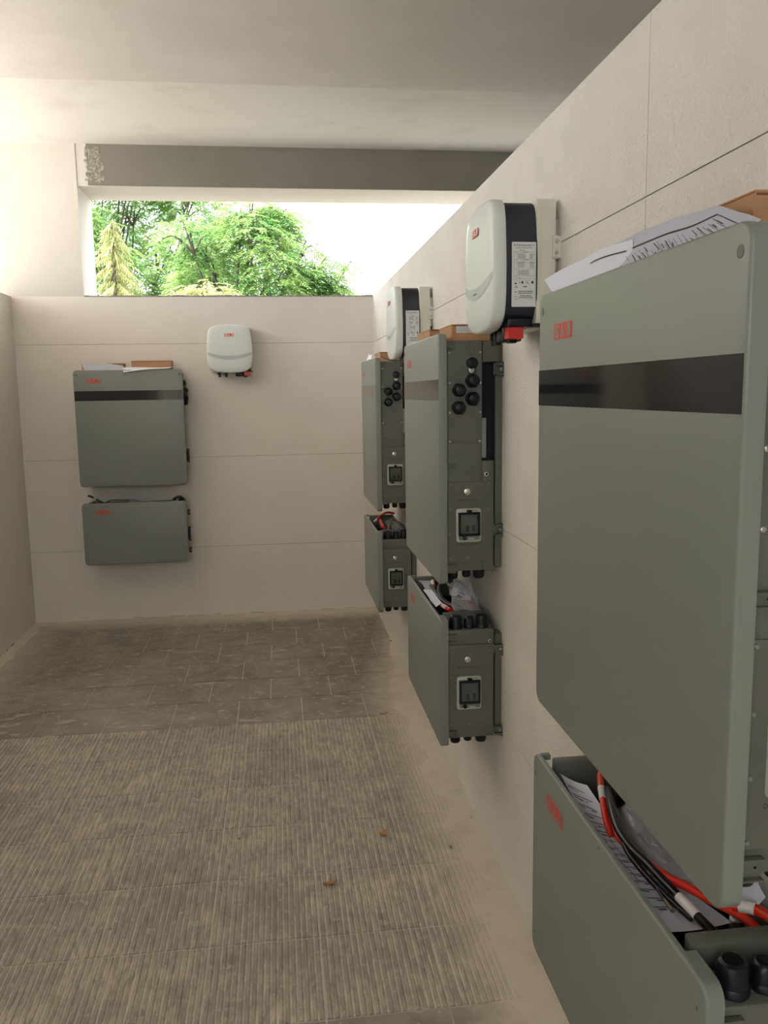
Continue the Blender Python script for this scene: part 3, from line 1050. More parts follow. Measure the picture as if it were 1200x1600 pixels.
    for k in range(5):
        words(0.075 + 0.002 * (k % 3), 0.104, -0.0215 - 0.0024 * k, 0.0009)
    words(0.095, 0.103, -0.0385, 0.0010)
    # icons
    bar(0.1065, 0.1115, -0.0520, -0.0490); bar(0.0985, 0.1000, -0.0510, -0.0460); bar(0.0905, 0.0950, -0.0510, -0.0455)
    bar(0.0815, 0.0830, -0.0510, -0.0455); bar(0.0780, 0.0800, -0.0510, -0.0490)
    words(0.082, 0.091, -0.0590, 0.0026)
    words(0.105, 0.111, -0.0705, 0.0016); words(0.105, 0.111, -0.0815, 0.0016)
    d = 0.102                                    # two barcodes
    while d > 0.067:
        w = rr.choice((0.0003, 0.0006, 0.0009)); bar(d - w, d, -0.0705, -0.0672); d -= w + rr.choice((0.0003, 0.0006))
    words(0.067, 0.102, -0.0740, 0.0016)
    d = 0.098
    while d > 0.071:
        w = rr.choice((0.0003, 0.0006, 0.0009)); bar(d - w, d, -0.0805, -0.0772); d -= w + rr.choice((0.0003, 0.0006))
    words(0.067, 0.102, -0.0835, 0.0016)
    words(0.067, 0.078, -0.0868, 0.0008); words(0.103, 0.111, -0.0870, 0.0010)
    ring = [(0.0028 * math.cos(2 * math.pi * i / 14), 0.0034 * math.sin(2 * math.pi * i / 14)) for i in range(14)]
    bm.faces.new([bm.verts.new((X, -0.0685 + p, -0.0480 + q)) for p, q in ring])
    pr = link_mesh('label_print', bm, 'ink', lab)
    def lt(s, d0, d1, z, h, m='ink'):
        t = text_bm(s, h, d1 - d0, 0.0, 0.015)
        mtx = Matrix.Translation((X, -d1, z)) @ Matrix.Rotation(math.radians(90), 4, 'Z')
        link_mesh('label_lettering', merge(bmesh.new(), t, mtx), m, lab)
    lt('SAJ', 0.098, 0.1145, 0.0340, 0.0048)
    lt('PV GRID-CONNECTED INVERTER', 0.069, 0.1085, 0.0292, 0.0024)
    lt('Model:', 0.087, 0.099, 0.0240, 0.0022)
    lt('CE', 0.1045, 0.1110, -0.0605, 0.0050)
    # connectors underneath: dark housing, red switch, black plugs
    bm = bmesh.new()
    box(bm, 0.030, 0.086, -0.076, -0.126, -0.181, -0.140, 0.004, 2)
    box(bm, 0.060, 0.132, -0.066, -0.124, -0.150, -0.130, 0.003, 2)
    box(bm, 0.084, 0.110, -0.094, -0.116, -0.186, -0.170, 0.003, 2)
    box(bm, 0.100, 0.140, -0.030, -0.066, -0.150, -0.142)
    link_mesh('connector_housing', bm, 'gland', root, smooth=40)
    bm = bmesh.new()
    box(bm, 0.090, 0.128, -0.084, -0.122, -0.177, -0.146, 0.002, 1)
    link_mesh('red_isolator', bm, 'red_switch', root)
    for xx in (-0.075, -0.032):
        bm = bmesh.new()
        lathe(bm, [(0.010, -0.145), (0.010, -0.168), (0.008, -0.170), (0.008, -0.184)], 'z', (xx, -0.105, 0), 14)
        box(bm, xx - 0.017, xx + 0.003, -0.10, -0.11, -0.166, -0.158)
        link_mesh('plug', bm, 'gland', root)
    return root

inv0 = make_inverter_cabinet()
bat0 = make_battery_cabinet()
wi0 = make_wall_inverter()
index_kids()

RZ = math.radians(-90)
cab_spots = [  # loc, rot, label
    ((-1.976, 0, 0.963), 0, 'wide grey-green cabinet with black glass strip on the back wall, papers on top'),
    ((0, -1.088, 0.963), RZ, 'upper grey-green cabinet furthest along the right wall, next to the room corner'),
    ((0, -2.711, 0.963), RZ, 'upper grey-green cabinet in the middle of the right wall, side glands and switch window showing'),
    ((0, -4.367, 0.963), RZ, 'largest, nearest grey-green cabinet on the right wall with black glass strip across its front'),
]
bat_spots = [
    ((-1.976, 0, 0.441), 0, 'low grey-green cabinet on the back wall, below the wide cabinet'),
    ((0, -1.086, 0.441), RZ, 'low grey-green cabinet furthest along the right wall, red cables in its open top'),
    ((0, -2.733, 0.441), RZ, 'low grey-green cabinet in the middle of the right wall, plastic bag in its open top'),
    ((0, -4.358, 0.441), RZ, 'nearest low grey-green cabinet at bottom right, red and black cables in its open top'),
]
inv_spots = [
    ((-0.976, 0, 1.851), 0, 'white rounded inverter alone on the back wall under the window'),
    ((0, -2.108, 1.851), RZ, 'smaller looking white inverter on the right wall nearest the room corner'),
    ((0, -3.757, 1.851), RZ, 'white inverter with dark side and rating label on the right wall beside the nearest cabinet'),
]
def place(proto, spots, cat, group):
    objs = [proto] + [copy_tree(proto) for _ in spots[1:]]
    for o, (loc, rz, lab) in zip(objs, spots):
        o.location = loc
        o.rotation_euler = (0, 0, rz)
        tag(o, lab, cat, group)
    return objs
place(inv0, cab_spots, 'cabinet', 'tall grey-green inverter cabinets on the walls')
place(bat0, bat_spots, 'cabinet', 'low grey-green battery cabinets below the tall ones')
place(wi0, inv_spots, 'inverter', 'white wall inverters')

# ------------------------------------------------------------------ cardboard boxes, papers, bags and cables
def carton(x0, x1, y0, y1, z0, h, label, lab=None):
    """flat carton with a lid seam, darker cut edges; lab: white address label on the -y face (x0,x1,z0,z1)"""
    cx, cy = (x0 + x1) / 2, (y0 + y1) / 2
    root = empty('cardboard_box', (cx, cy, z0))
    o = (cx, cy, z0)
    link_mesh('carton', B(x0, x1, y0, y1, z0, z0 + h, r=0.0015, seg=1), 'card', root, o)
    bm = bmesh.new()
    t = 0.0012
    ym = (y0 + y1) / 2
    link_mesh('lid_flap', B(x0 - t, x1 + t, y0 - t, y1 + t, z0 + h - 0.0015, z0 + h + t, r=0.0006, seg=1), 'card', root, o)
    link_mesh('tuck_edge', B(x0 + 0.002, x1 - 0.002, y0 - 0.0006, y0 + 0.0004, z0 + h - 0.0045, z0 + h - 0.0022), 'card_dark', root, o)
    if lab:
        a, b, c, d = lab
        l = link_mesh('shipping_label', B(a, b, y0 - 0.0005, y0, c, d), 'label', root, o)
        pr = bmesh.new()
        rr = random.Random(4)
        for k in range(4):
            zz = d - 0.004 - 0.004 * k
            xx = a + 0.003
            while xx < b - 0.018:
                w = rr.uniform(0.001, 0.006)
                box(pr, xx, min(xx + w, b - 0.016), y0 - 0.0007, y0 - 0.0005, zz - 0.0012, zz)
                xx += w + 0.001
        q = link_mesh('label_print', pr, 'ink_grey', l, o)
        q['kind'] = 'stuff'
    return tag(root, label, 'box', 'cardboard boxes on top of the tall cabinets')

T = 1.7005
carton(-1.925, -1.664, -0.155, -0.065, T, 0.062, 'cardboard box half hidden by a grey paper on the back wall cabinet')
carton(-1.612, -1.357, -0.155, -0.060, T, 0.077, 'uncovered cardboard box on the right end of the back wall cabinet')
carton(-0.140, -0.030, -1.500, -1.255, T, 0.056, 'small cardboard box on the furthest right wall cabinet')
carton(-0.150, -0.070, -2.990, -2.740, T, 0.061, 'rear cardboard box on the middle right wall cabinet')
carton(-0.150, -0.012, -3.362, -3.165, T, 0.048, 'cardboard box with white shipping label on the middle right wall cabinet',
       (-0.136, -0.078, T + 0.024, T + 0.045))
carton(-0.125, -0.020, -4.935, -4.680, T, 0.073, 'cardboard box behind the printed sheets on the nearest cabinet')

def bilerp(c, u, v):
    a, b, d, e = (Vector(p) for p in c)      # lower-left, lower-right, upper-right, upper-left
    return (a * (1 - u) + b * u) * (1 - v) + (e * (1 - u) + d * u) * v

def sheet(name, top, bottom, m, prints=(), crump=0.002, seed=0.0, sag=0.0, n=26, k=8, parent=None, freq=9.0):
    """paper between two 3-D edge lines (lists of points); prints: (u0,u1,v0,v1) ink strips in sheet coordinates"""
    Tt, Bb = spline(top, 8), spline(bottom, 8)
    def at(line, u):
        f = u * (len(line) - 1)
        i = min(int(f), len(line) - 2)
        return line[i].lerp(line[i + 1], f - i)
    def P(u, v):
        p = at(Bb, u).lerp(at(Tt, u), v)
        q = Vector((p.x * freq + seed, p.y * freq, p.z * freq))
        p = p + crump * Vector((noise.noise(q), noise.noise(q + Vector((7, 0, 0))), noise.noise(q + Vector((0, 9, 0))))) * 1.6
        p.z -= sag * math.sin(math.pi * v)
        return p
    def grid(u0, u1, v0, v1, a, b, lift):
        bm = bmesh.new()
        g = []
        for i in range(a + 1):
            row = []
            for j in range(b + 1):
                u, v = u0 + (u1 - u0) * i / a, v0 + (v1 - v0) * j / b
                p = P(u, v)
                if lift:
                    e = 0.01
                    du = P(u + e, v) - P(u - e, v)
                    dv = P(u, v + e) - P(u, v - e)
                    p = p + du.cross(dv).normalized() * lift
                row.append(bm.verts.new(p))
            g.append(row)
        for r1, r2 in zip(g, g[1:]):
            for j in range(b):
                bm.faces.new((r1[j], r2[j], r2[j + 1], r1[j + 1]))
        return bm
    base = P(0.5, 0.0)
    o = link_mesh(name, grid(0, 1, 0, 1, n, k, 0), m, parent, tuple(base) if not parent else (0, 0, 0), smooth=180)
    if not parent:
        o.location = base
    if prints:
        for side in (1, -1):
            allp = bmesh.new()
            for (u0, u1, v0, v1) in prints:
                merge(allp, grid(u0, u1, v0, v1, max(1, int(n * abs(u1 - u0))), 1, side * 0.0006))
            pr = link_mesh('printing', allp, 'ink', o, tuple(base) if not parent else (0, 0, 0))
            pr['kind'] = 'stuff'
            if side == 1:
                pass
    return o

def table_print(seed, u0=0.06, u1=0.94, v0=0.10, v1=0.62, rows=14, frame=True):
    rr = random.Random(seed)
    out = []
    if frame:
        out += [(u0, u1, v1, v1 + 0.035), (u0, u0 + 0.006, v0, v1), (u1 - 0.006, u1, v0, v1)]
    for i in range(rows):
        a = u0 + 0.02 + (u1 - u0 - 0.04) * i / rows
        out.append((a, a + 0.003, v0 * 0.5, v1 - rr.uniform(0.06, 0.25)))
        for q in range(3):
            va = rr.uniform(v0, v1 - 0.2)
            out.append((a + 0.009, a + 0.009 + rr.uniform(0.004, 0.009), va, va + rr.uniform(0.08, 0.2)))
    return out

# sheets standing up behind the top edge of the nearest cabinet
tag(sheet('paper_sheet', [(-.150, -4.47, 1.772), (-.142, -4.60, 1.779), (-.142, -4.70, 1.778), (-.141, -4.79, 1.775), (-.142, -4.885, 1.769)],
          [(-.180, -4.66, 1.702), (-.180, -4.76, 1.703), (-.180, -4.86, 1.704), (-.180, -4.96, 1.706), (-.181, -5.052, 1.716)],
          'paper_grey', table_print(1, 0.10, 0.93, 0.0, 0.66, 22), 0.0035, 2.0),
    'grey printed table sheet with black border standing on the nearest large cabinet', 'paper')
tag(sheet('paper_sheet', [(-.184, -4.350, 1.747), (-.168, -4.44, 1.762), (-.156, -4.52, 1.771), (-.150, -4.60, 1.774), (-.150, -4.66, 1.770)],
          [(-.190, -4.405, 1.722), (-.182, -4.47, 1.706), (-.181, -4.56, 1.704), (-.181, -4.64, 1.703), (-.181, -4.73, 1.703)],
          'paper', ((0.50, 0.93, 0.74, 0.775),), 0.004, 5.0),
    'white folded sheet hanging off the far end of the nearest large cabinet', 'paper')
# on the back wall cabinet
tag(sheet('paper_sheet', [(-1.665, -.165, 1.742), (-1.74, -.163, 1.762), (-1.83, -.160, 1.768), (-1.925, -.158, 1.766)],
          [(-1.655, -.180, 1.703), (-1.74, -.180, 1.703), (-1.83, -.179, 1.703), (-1.900, -.178, 1.703)],
          'paper_grey', (), 0.004, 1.0),
    'grey paper leaning on the left end of the back wall cabinet', 'paper')
tag(sheet('paper_sheet', [(-1.345, -.165, 1.738), (-1.45, -.163, 1.735), (-1.56, -.162, 1.738), (-1.67, -.162, 1.737)],
          [(-1.375, -.196, 1.7275), (-1.47, -.204, 1.724), (-1.56, -.210, 1.716), (-1.655, -.214, 1.704)],
          'paper', (), 0.002, 3.0),
    'white sheet drooping over the front edge of the back wall cabinet', 'paper')
# furthest cabinet
tag(sheet('paper_sheet', [(-.150, -1.060, 1.768), (-.150, -1.13, 1.752), (-.150, -1.20, 1.757), (-.150, -1.27, 1.745)],
          [(-.183, -1.080, 1.706), (-.182, -1.16, 1.705), (-.182, -1.25, 1.705), (-.182, -1.40, 1.704)],
          'paper', (), 0.008, 4.0),
    'crumpled white paper on the furthest cabinet by the room corner', 'paper')
tag(sheet('paper_sheet', [(-.030, -1.54, 1.706), (-.060, -1.58, 1.704), (-.120, -1.60, 1.716), (-.165, -1.60, 1.742)],
          [(-.030, -1.70, 1.704), (-.080, -1.73, 1.704), (-.130, -1.73, 1.712), (-.172, -1.70, 1.735)],
          'paper', (), 0.002, 6.0),
    'flat white sheet under the small white inverter on the furthest cabinet', 'paper')

def cable(pts, r, m, label, tags=(), lug=None, k=7):
    P = spline(pts, k)
    root = empty('power_cable', P[0])
    off = tuple(P[0])
    link_mesh('sheath', tube(bmesh.new(), P, r, 12), m, root, off, smooth=60)
    for (a, b, tm) in tags:
        n = len(P)
        seg = P[int(a * (n - 1)):int(b * (n - 1)) + 2]
        link_mesh('marker_sleeve', tube(bmesh.new(), seg, r * 1.12, 12), tm, root, off, smooth=60)
    if lug:
        d = (P[-1] - P[-2]).normalized()
        link_mesh('cable_lug', tube(bmesh.new(), [P[-1] - d * 0.004, P[-1] + d * 0.012, P[-1] + d * 0.026], r * 0.95, 10, r * 1.25), lug, root, off, smooth=60)
    return tag(root, label, 'cable')

def bag(name, corners, m, label, seed, amp=0.012, hardware=None, n=34, bulge=0.008):
    """crumpled clear bag: two skins between four 3-D corners"""
    base = Vector(corners[0])
    bm = bmesh.new()
    c = corners
    nrm = (Vector(c[1]) - Vector(c[0])).cross(Vector(c[3]) - Vector(c[0])).normalized()
    for sgn in (1, -1):
        g = []
        for i in range(n + 1):
            row = []
            for j in range(n + 1):
                u, v = i / n, j / n
                p = bilerp(c, u, v)
                e = math.sin(math.pi * u) * math.sin(math.pi * v)
                q = Vector((u * 3.3 + seed, v * 3.3, sgn))
                q2 = Vector((u * 9 + seed, v * 7, sgn + 5))
                k = abs(noise.noise(q)) + 0.8 * abs(noise.noise(q2)) + 0.5 * abs(noise.noise(q2 * 2.3))
                edge = 0.7 * noise.noise(Vector((u * 4 + seed, v * 4, 9)))
                p = p + nrm * sgn * (bulge * e ** 0.5 + amp * k * (0.3 + e)) + amp * edge * Vector((1, 1, 0.6))
                row.append(bm.verts.new(p))
            g.append(row)
        for a, b in zip(g, g[1:]):
            for j in range(n):
                bm.faces.new((a[j], b[j], b[j + 1], a[j + 1]))
    bmesh.ops.remove_doubles(bm, verts=bm.verts, dist=1e-5)
    o = link_mesh(name, bm, m, None, tuple(base), smooth=25)
    o.location = base
    if hardware:
        rr = random.Random(int(seed * 10))
        for kk, (u, v, mm, r_) in enumerate(hardware):
            p = bilerp(c, u, v)
            d = Vector((rr.uniform(-1, 1), rr.uniform(-1, 1), rr.uniform(-.3, .3))).normalized() * r_ * 3
            link_mesh('loose_screw', tube(bmesh.new(), [p - d, p, p + d * 0.9, p + d], r_ * 0.6, 8, r_), mm, o, tuple(base))
    return tag(o, label, 'bag')

# ---- tray of the nearest low cabinet
cable([(-.060, -4.440, .846), (-.092, -4.447, .842), (-.104, -4.470, .834), (-.116, -4.510, .826), (-.130, -4.560, .815), (-.135, -4.600, .800)], 0.0062, 'cable_red',
      'short red cable with white marker at the far end of the nearest open tray', ((0.50, 0.60, 'sleeve'),))
cable([(-.090, -4.520, .800), (-.120, -4.580, .812), (-.139, -4.640, .822), (-.140, -4.688, .830), (-.135, -4.735, .834), (-.124, -4.775, .834), (-.106, -4.803, .834), (-.085, -4.838, .832), (-.060, -4.870, .828), (-.045, -4.90, .82)], 0.0066, 'cable_red',
      'long curved red cable beside the black cables in the nearest open tray')
cable([(-.094, -4.470, .820), (-.102, -4.500, .832), (-.122, -4.563, .838), (-.141, -4.635, .838), (-.145, -4.697, .838), (-.139, -4.745, .838), (-.133, -4.798, .836), (-.125, -4.845, .833), (-.116, -4.878, .826), (-.098, -4.912, .812)], 0.0066, 'cable_black',
      'thick black cable with cream marker in the nearest open tray', ((0.74, 0.83, 'sleeve'),))
cable([(-.085, -4.480, .812), (-.108, -4.540, .826), (-.130, -4.620, .836), (-.150, -4.690, .834), (-.146, -4.745, .826), (-.135, -4.800, .820), (-.120, -4.850, .815)], 0.0048, 'cable_black',
      'thinner black cable lying against the thick black one in the nearest open tray')
cable([(-.140, -4.715, .824), (-.142, -4.743, .822), (-.141, -4.775, .822), (-.142, -4.812, .822)], 0.0028, 'cable_black',
      'thin black lead ending in a dull brass lug in the nearest open tray', (), 'brass')
cable([(-.068, -4.862, .838), (-.054, -4.871, .841), (-.041, -4.885, .842), (-.036, -4.930, .850), (-.034, -4.975, .862), (-.034, -5.03, .858)], 0.0078, 'cable_red',
      'red cable end with white marker at the right edge, under the nearest cabinet', ((0.10, 0.34, 'sleeve'),))
tag(sheet('paper_sheet', [(-.125, -4.47, .826), (-.120, -4.56, .806), (-.110, -4.66, .800), (-.085, -4.76, .802), (-.070, -4.855, .806)],
          [(-.165, -4.418, .832), (-.166, -4.54, .816), (-.166, -4.66, .812), (-.166, -4.76, .812), (-.166, -4.872, .812)],
          'paper', table_print(9, 0.05, 0.95, 0.05, 0.85, 16, False) + [(0.30, 0.72, 0.18, 0.20), (0.30, 0.9, 0.5, 0.52)], 0.006, 8.0, 0.004),
    'long printed sheet lying along the nearest open tray under the cables', 'paper')
tag(sheet('paper_sheet', [(-.020, -4.800, .860), (-.018, -4.83, .862), (-.022, -4.862, .850)],
          [(-.058, -4.800, .832), (-.050, -4.835, .836), (-.042, -4.870, .842)], 'paper', (), 0.004, 12.0, 0, 10, 6),
    'small white curled scrap between the tall and low nearest cabinets', 'paper')
bag('plastic_bag', [(-.118, -4.545, .806), (-.118, -4.800, .812), (-.070, -4.815, .842), (-.075, -4.550, .846)], 'bag',
    'clear plastic bag in the nearest open tray beside the red cable', 1.7, 0.010,
    [(0.3, 0.4, 'zinc', 0.002), (0.5, 0.5, 'zinc', 0.002), (0.65, 0.4, 'zinc', 0.002)])

# ---- tray of the middle low cabinet
cable([(-.085, -2.84, .836), (-.118, -2.850, .850), (-.128, -2.900, .846), (-.138, -2.970, .838), (-.150, -3.010, .832), (-.160, -3.04, .820)], 0.0068, 'cable_red',
      'red cable end with white tip at the far side of the middle open tray', ((0.24, 0.40, 'sleeve'),))
cable([(-.105, -2.900, .812), (-.130, -3.000, .824), (-.146, -3.090, .832), (-.145, -3.160, .838), (-.141, -3.210, .842), (-.136, -3.262, .846)], 0.0070, 'cable_red',
      'red cable with cream marker running to the near end of the middle open tray', ((0.66, 0.80, 'sleeve'),))
cable([(-.125, -2.850, .812), (-.135, -2.900, .846), (-.142, -2.990, .850), (-.140, -3.080, .846), (-.128, -3.150, .840), (-.100, -3.220, .838), (-.075, -3.262, .836)], 0.0062, 'cable_black',
      'black cable curving under the plastic bag in the middle open tray')
cable([(-.060, -2.900, .830), (-.090, -2.930, .862), (-.122, -2.985, .862), (-.134, -3.060, .850), (-.122, -3.130, .840), (-.095, -3.180, .836)], 0.0055, 'cable_black',
      'black cable looped behind the plastic bag in the middle open tray')
tag(sheet('paper_sheet', [(-.120, -2.78, .842), (-.132, -2.86, .838), (-.140, -2.96, .832)], [(-.165, -2.765, .846), (-.167, -2.86, .840), (-.167, -2.97, .834)],
          'paper_grey', table_print(5, 0.05, 0.95, 0.05, 0.9, 8, False), 0.006, 21.0), 'striped grey sheet at the far end of the middle open tray', 'paper')
tag(sheet('paper_sheet', [(-.150, -2.985, .852), (-.148, -3.06, .850), (-.146, -3.16, .842)], [(-.170, -2.93, .838), (-.170, -3.04, .836), (-.168, -3.17, .832)],
          'paper', (), 0.003, 23.0), 'white folded card against the cover in the middle open tray', 'paper')
bag('plastic_bag', [(-.122, -3.245, .838), (-.034, -3.262, .838), (-.052, -3.150, .915), (-.110, -3.080, .895)], 'bag',
    'crumpled clear bag of fixings rising out of the middle open tray', 4.2, 0.016,
    [(0.3, 0.4, 'zinc', 0.003), (0.4, 0.5, 'cable_black', 0.003), (0.5, 0.4, 'zinc', 0.003), (0.35, 0.55, 'zinc', 0.0025), (0.7, 0.22, 'red_switch', 0.0035), (0.85, 0.2, 'red_switch', 0.003), (0.55, 0.3, 'red_switch', 0.003), (0.5, 0.6, 'ink_grey', 0.004)])
tag(sheet('paper_sheet', [(-.088, -3.090, .920), (-.066, -3.120, .905), (-.050, -3.160, .890)], [(-.105, -3.130, .862), (-.080, -3.160, .860), (-.055, -3.200, .856)],
          'paper', table_print(6, 0.1, 0.9, 0.1, 0.8, 6), 0.003, 25.0), 'white leaflet inside the plastic bag of the middle open tray', 'paper')

# ---- tray of the furthest low cabinet
cable([(-.160, -1.300, .842), (-.150, -1.310, .852), (-.121, -1.240, .862), (-.090, -1.180, .868), (-.061, -1.150, .868), (-.030, -1.160, .862)], 0.0068, 'cable_red',
      'red cable arching across the far side of the furthest open tray', ((0.02, 0.18, 'sleeve'),))
cable([(-.124, -1.200, .840), (-.128, -1.280, .846), (-.135, -1.386, .846), (-.138, -1.470, .842), (-.138, -1.535, .846)], 0.0085, 'cable_red',
      'red cable lying lengthwise in the furthest open tray')
cable([(-.035, -1.220, .836), (-.050, -1.270, .852), (-.078, -1.371, .846), (-.098, -1.480, .838), (-.100, -1.540, .820)], 0.0058, 'cable_black',
      'black cable crossing the furthest open tray')
bag('plastic_bag', [(-.112, -1.540, .822), (-.036, -1.545, .836), (-.036, -1.240, .858), (-.112, -1.260, .826)], 'bag',
    'clear plastic bag lying in the furthest open tray', 6.1, 0.010,
    [(0.4, 0.4, 'zinc', 0.003), (0.6, 0.5, 'sleeve', 0.003)])

# ---- tray of the back wall low cabinet
cable([(-1.952, -.105, .897), (-1.930, -.102, .888), (-1.905, -.100, .873), (-1.880, -.100, .858), (-1.850, -.100, .842), (-1.80, -.1, .83)], 0.0065, 'cable_black',
      'black cable plug with white ring sticking up from the back wall low cabinet', ((0.34, 0.42, 'sleeve'),))
cable([(-1.84, -.110, .845), (-1.80, -.108, .862), (-1.72, -.105, .860), (-1.64, -.105, .857), (-1.58, -.105, .840)], 0.0035, 'cable_black',
      'thin dark lead along the top of the back wall low cabinet')
cable([(-1.400, -.10, .835), (-1.385, -.10, .862), (-1.355, -.10, .870), (-1.332, -.10, .860), (-1.322, -.10, .840)], 0.0085, 'cable_black',
      'black cable hump at the right of the back wall low cabinet')
bag('plastic_bag', [(-1.690, -.120, .835), (-1.500, -.120, .835), (-1.520, -.085, .862), (-1.665, -.085, .896)], 'bag',
    'clear plastic bag poking out above the back wall low cabinet', 8.8, 0.010, [(0.4, 0.5, 'ink_grey', 0.003)])

# ------------------------------------------------------------------ bits on the floor
def dryleaf(x, y, L_, w, rz, label, curl=0.006):
    bm = bmesh.new()
    rows = []
    for i in range(7):
        u = i / 6
        ww = w * math.sin(math.pi * min(1, u * 0.9 + 0.08)) ** 0.7
        z = 0.0045 + curl * (u - 0.5) ** 2 * 4
        rows.append([bm.verts.new(((u - 0.5) * L_, -ww, z + curl * 0.8)), bm.verts.new(((u - 0.5) * L_, 0, z)), bm.verts.new(((u - 0.5) * L_, ww, z + curl * 0.6))])
    for a, b in zip(rows, rows[1:]):
        for j in range(2):
            bm.faces.new((a[j], b[j], b[j + 1], a[j + 1]))
    o = link_mesh('dry_leaf', bm, 'dryleaf', None, smooth=60)
    o.location = (x, y, 0.001)
    o.rotation_euler = (0, 0, rz)
    tag(o, label, 'leaf')
dryleaf(-.559, -3.393, .048, .008, 0.35, 'brown dry leaf furthest left on the ribbed tiles, nearest the camera')
dryleaf(-.352, -3.118, .042, .013, 0.9, 'brown dry leaf in the middle of the ribbed tiles')
dryleaf(-.212, -2.012, .036, .010, 0.1, 'brown dry leaf on the line between smooth and ribbed tiles')
def crumb(x, y, r, label, z=0.005, m='pebble'):
    bm = bmesh.new()
    bmesh.ops.create_icosphere(bm, subdivisions=2, radius=r)
    for v in bm.verts:
        v.co *= 0.8 + 0.5 * noise.noise(v.co * (1.6 / r) + Vector((x * 9, y, 0)))
        v.co.z *= 0.7
    o = link_mesh('mortar_crumb', bm, m, None, smooth=30)
    o.location = (x, y, z + r * 0.45)
    tag(o, label, 'rubble')
crumb(-.030, -3.058, .013, 'pale lump of mortar on the dust by the right wall', 0.008, 'dust')
crumb(-.020, -.837, .009, 'dark crumb by the foot of the right wall, far end', 0.008)
crumb(-.899, -2.600, .007, 'brown crumb on a ribbed tile left of centre', 0.003)
crumb(-.858, -3.070, .006, 'dark crumb on a ribbed tile, centre of floor', 0.003)
crumb(-1.398, -2.790, .005, 'small dark crumb on the ribbed tiles at far left', 0.003)
crumb(-1.212, -3.523, .005, 'small dark crumb on the dusty ribbed tiles at lower left', 0.003)
crumb(-.135, -3.24, .008, 'flat crumb in the dust by the right wall', 0.006)

# ------------------------------------------------------------------ trees beyond the window
def tree(name, base, blobs, m, label, cat, nf, seed, leaflet=(0.085, 0.030), limbs=(), trunk_r=0.11, n_leaf=9, loc_trunk=None):
    rr = random.Random(seed)
    root = empty(name, base)
    bx, by, bz = base
    V, F = [], []
    tot = sum(b[3] ** 2 for b in blobs)
    for (cx, cy, cz, R_) in blobs:
        n = int(nf * R_ ** 2 / tot)
        for _ in range(n):
            d = Vector((rr.gauss(0, 1), rr.gauss(0, 1), rr.gauss(0, 1))).normalized()
            if d.z < -0.3 and rr.random() < 0.5:
                d.z = -d.z
            p = Vector((cx, cy, cz)) + Vector((d.x, d.y, d.z * 0.75)) * R_ * (0.55 + 0.5 * rr.random())
            ax = (Vector((d.x, d.y, 0)) + Vector((rr.uniform(-.7, .7), rr.uniform(-.7, .7), rr.uniform(-.5, .15)))).normalized()
            L_ = rr.uniform(0.20, 0.38)
            side = ax.cross(Vector((0, 0, 1)))
            if side.length < 0.05:
                continue
            side.normalize()
            upv = side.cross(ax)
            ll, lw = leaflet
            for i in range(n_leaf):
                t = (i + 1) / n_leaf
                c = p + ax * L_ * t - Vector((0, 0, 0.30 * L_ * t * t))
                for s in (1, -1):
                    tip = c + side * s * ll * rr.uniform(.7, 1.1) + ax * ll * 0.4 - Vector((0, 0, ll * rr.uniform(0.05, 0.55)))
                    mid = (c + tip) / 2
                    wv = ax * lw * 0.5 + upv * rr.uniform(-.3, .3) * lw
                    k = len(V)
                    V.extend((c - bvec(base), mid + wv - bvec(base), tip - bvec(base), mid - wv - bvec(base)))
                    F.append((k, k + 1, k + 2, k + 3))
    me = bpy.data.meshes.new('foliage')
    me.from_pydata([tuple(v) for v in V], [], F)
    me.materials.append(M[m])
    o = bpy.data.objects.new('foliage', me)
    COL.objects.link(o)
    o.parent = root
    o['kind'] = 'stuff'
    # trunk and limbs
    fork = Vector(loc_trunk or (base[0], base[1], 1.5))
    link_mesh('trunk', tube(bmesh.new(), spline([Vector(base), Vector(base).lerp(fork, .5) + Vector((.08, 0, 0)), fork], 5), trunk_r, 12, trunk_r * 0.8), 'bark', root, base, smooth=60)
    for (cx, cy, cz, R_) in blobs:
        e = Vector((cx, cy, cz))
        mid_ = fork.lerp(e, 0.5) + Vector((rr.uniform(-.25, .25), rr.uniform(-.2, .2), -0.15))
        link_mesh('branch', tube(bmesh.new(), spline([fork, mid_, e, e + (e - fork).normalized() * R_ * 0.8], 5), trunk_r * 0.26, 7, 0.010), 'bark', root, base, smooth=60)
        for q in range(4):
            d = Vector((rr.uniform(-1, 1), rr.uniform(-1, 1), rr.uniform(-.2, 1))).normalized()
            bb = bmesh.new()
            tube(bb, spline([e - (e - fork).normalized() * R_ * 0.4, e + d * R_ * 0.5, e + d * R_ * 0.95 + Vector((0, 0, -.1))], 4), 0.022, 5, 0.006)
            link_mesh('twig', bb, 'bark', root, base)
    return tag(root, label, cat, 'trees beyond the window')
def bvec(b):
    return Vector(b)

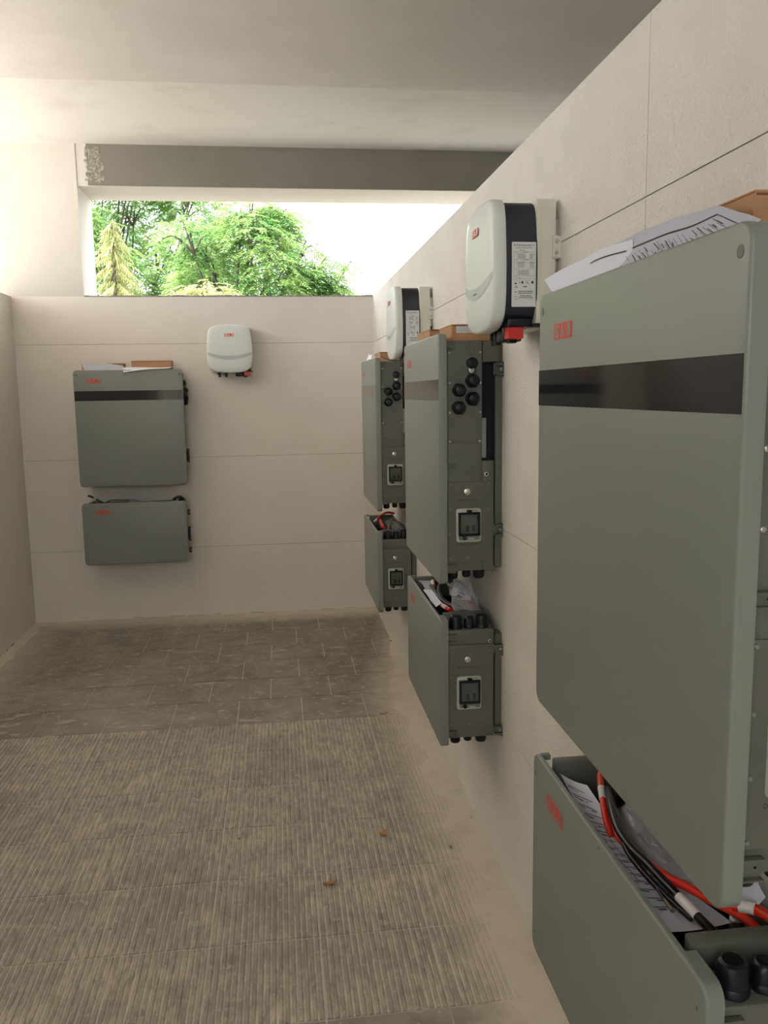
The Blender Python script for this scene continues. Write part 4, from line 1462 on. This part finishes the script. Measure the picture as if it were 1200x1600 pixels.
GZ = -0.15
rb = random.Random(21)
def crown(cx, cy, cz, rx, rz, n, rmin, rmax, seed):
    rr = random.Random(seed)
    out = []
    for i in range(n):
        a = rr.uniform(0, 2 * math.pi)
        h = rr.uniform(-0.35, 1.0)
        q = math.sqrt(max(0.05, 1 - h * h)) * rr.uniform(0.45, 1.0)
        out.append((cx + rx * q * math.cos(a), cy + rx * 0.8 * q * math.sin(a), cz + rz * h * rr.uniform(.8, 1), rr.uniform(rmin, rmax)))
    return out
tree('leafy_tree', (-1.3, 9.6, GZ), crown(-1.2, 9.6, 2.75, 1.75, 2.1, 34, 0.34, 0.60, 5) + [(0.10, 9.4, 3.50, .36), (0.46, 9.4, 3.25, .30), (-.2, 9.4, 3.95, .36), (-.62, 9.3, 4.45, .36), (.62, 9.5, 3.75, .16)],
     'leaf', 'broad light green tree beyond the window, reaching furthest right', 'tree', 5600, 3, (0.070, 0.024))
tree('leafy_tree', (-4.6, 14.0, GZ), crown(-4.3, 14.0, 3.7, 2.9, 3.2, 52, 0.5, 0.85, 9),
     'leaf', 'denser darker green tree filling the left of the window', 'tree', 7600, 4, (0.085, 0.030))
tree('leafy_tree', (-3.6, 20.0, GZ), crown(-3.9, 20.0, 3.6, 3.4, 3.6, 22, 0.7, 1.1, 13),
     'leaf_back', 'bluish green tree glimpsed through gaps behind the others', 'tree', 1500, 6, (0.15, 0.055))

def conifer(base, top, r0, label, nb=330, seed=1):
    rr = random.Random(seed)
    root = empty('conifer', base)
    b = Vector(base)
    V, F = [], []
    for i in range(nb):
        h = (i / nb) ** 0.8
        z = base[2] + (top - base[2]) * (0.25 + 0.75 * h)
        R_ = r0 * (1 - h) ** 0.8 + 0.05
        a = rr.uniform(0, 2 * math.pi)
        d = Vector((math.cos(a), math.sin(a), 0))
        p = Vector((base[0], base[1], z))
        L_ = R_ * rr.uniform(0.45, 1.15)
        side = Vector((-d.y, d.x, 0))
        m_ = max(5, int(L_ / 0.035))
        for k in range(m_):
            t = (k + 1) / m_
            c = p + d * L_ * t + Vector((0, 0, 0.10 * L_ * t - 0.55 * L_ * t * t + rr.uniform(-.02, .02)))
            for s in (1, -1, 0):
                tip = c + side * s * 0.055 + d * 0.035 - Vector((0, 0, 0.05 + 0.04 * rr.random()))
                w = d * 0.008 if s else side * 0.008
                q = len(V)
                V.extend((c - w - b, c + w - b, tip + w * .4 - b, tip - w * .4 - b))
                F.append((q, q + 1, q + 2, q + 3))
    me = bpy.data.meshes.new('foliage')
    me.from_pydata([tuple(v) for v in V], [], F)
    me.materials.append(M['needle'])
    o = bpy.data.objects.new('foliage', me)
    COL.objects.link(o)
    o.parent = root
    o['kind'] = 'stuff'
    link_mesh('trunk', tube(bmesh.new(), [b, Vector((base[0], base[1], top))], 0.08, 10, 0.008), 'bark', root, base)
    return tag(root, label, 'tree')
conifer((-2.95, 7.0, GZ), 4.05, 1.05, 'yellow-green conifer with a pointed tip at the left of the window')
tree('leafy_bush', (-1.8, 6.9, GZ), [(-1.95, 6.9, 2.80, .36), (-1.65, 6.9, 2.95, .34), (-1.8, 6.8, 2.5, .45), (-1.35, 7.0, 2.62, .36)], 'needle',
     'small yellow-green bush top just above the window sill', 'bush', 700, 8, (0.06, 0.022), (), 0.06)
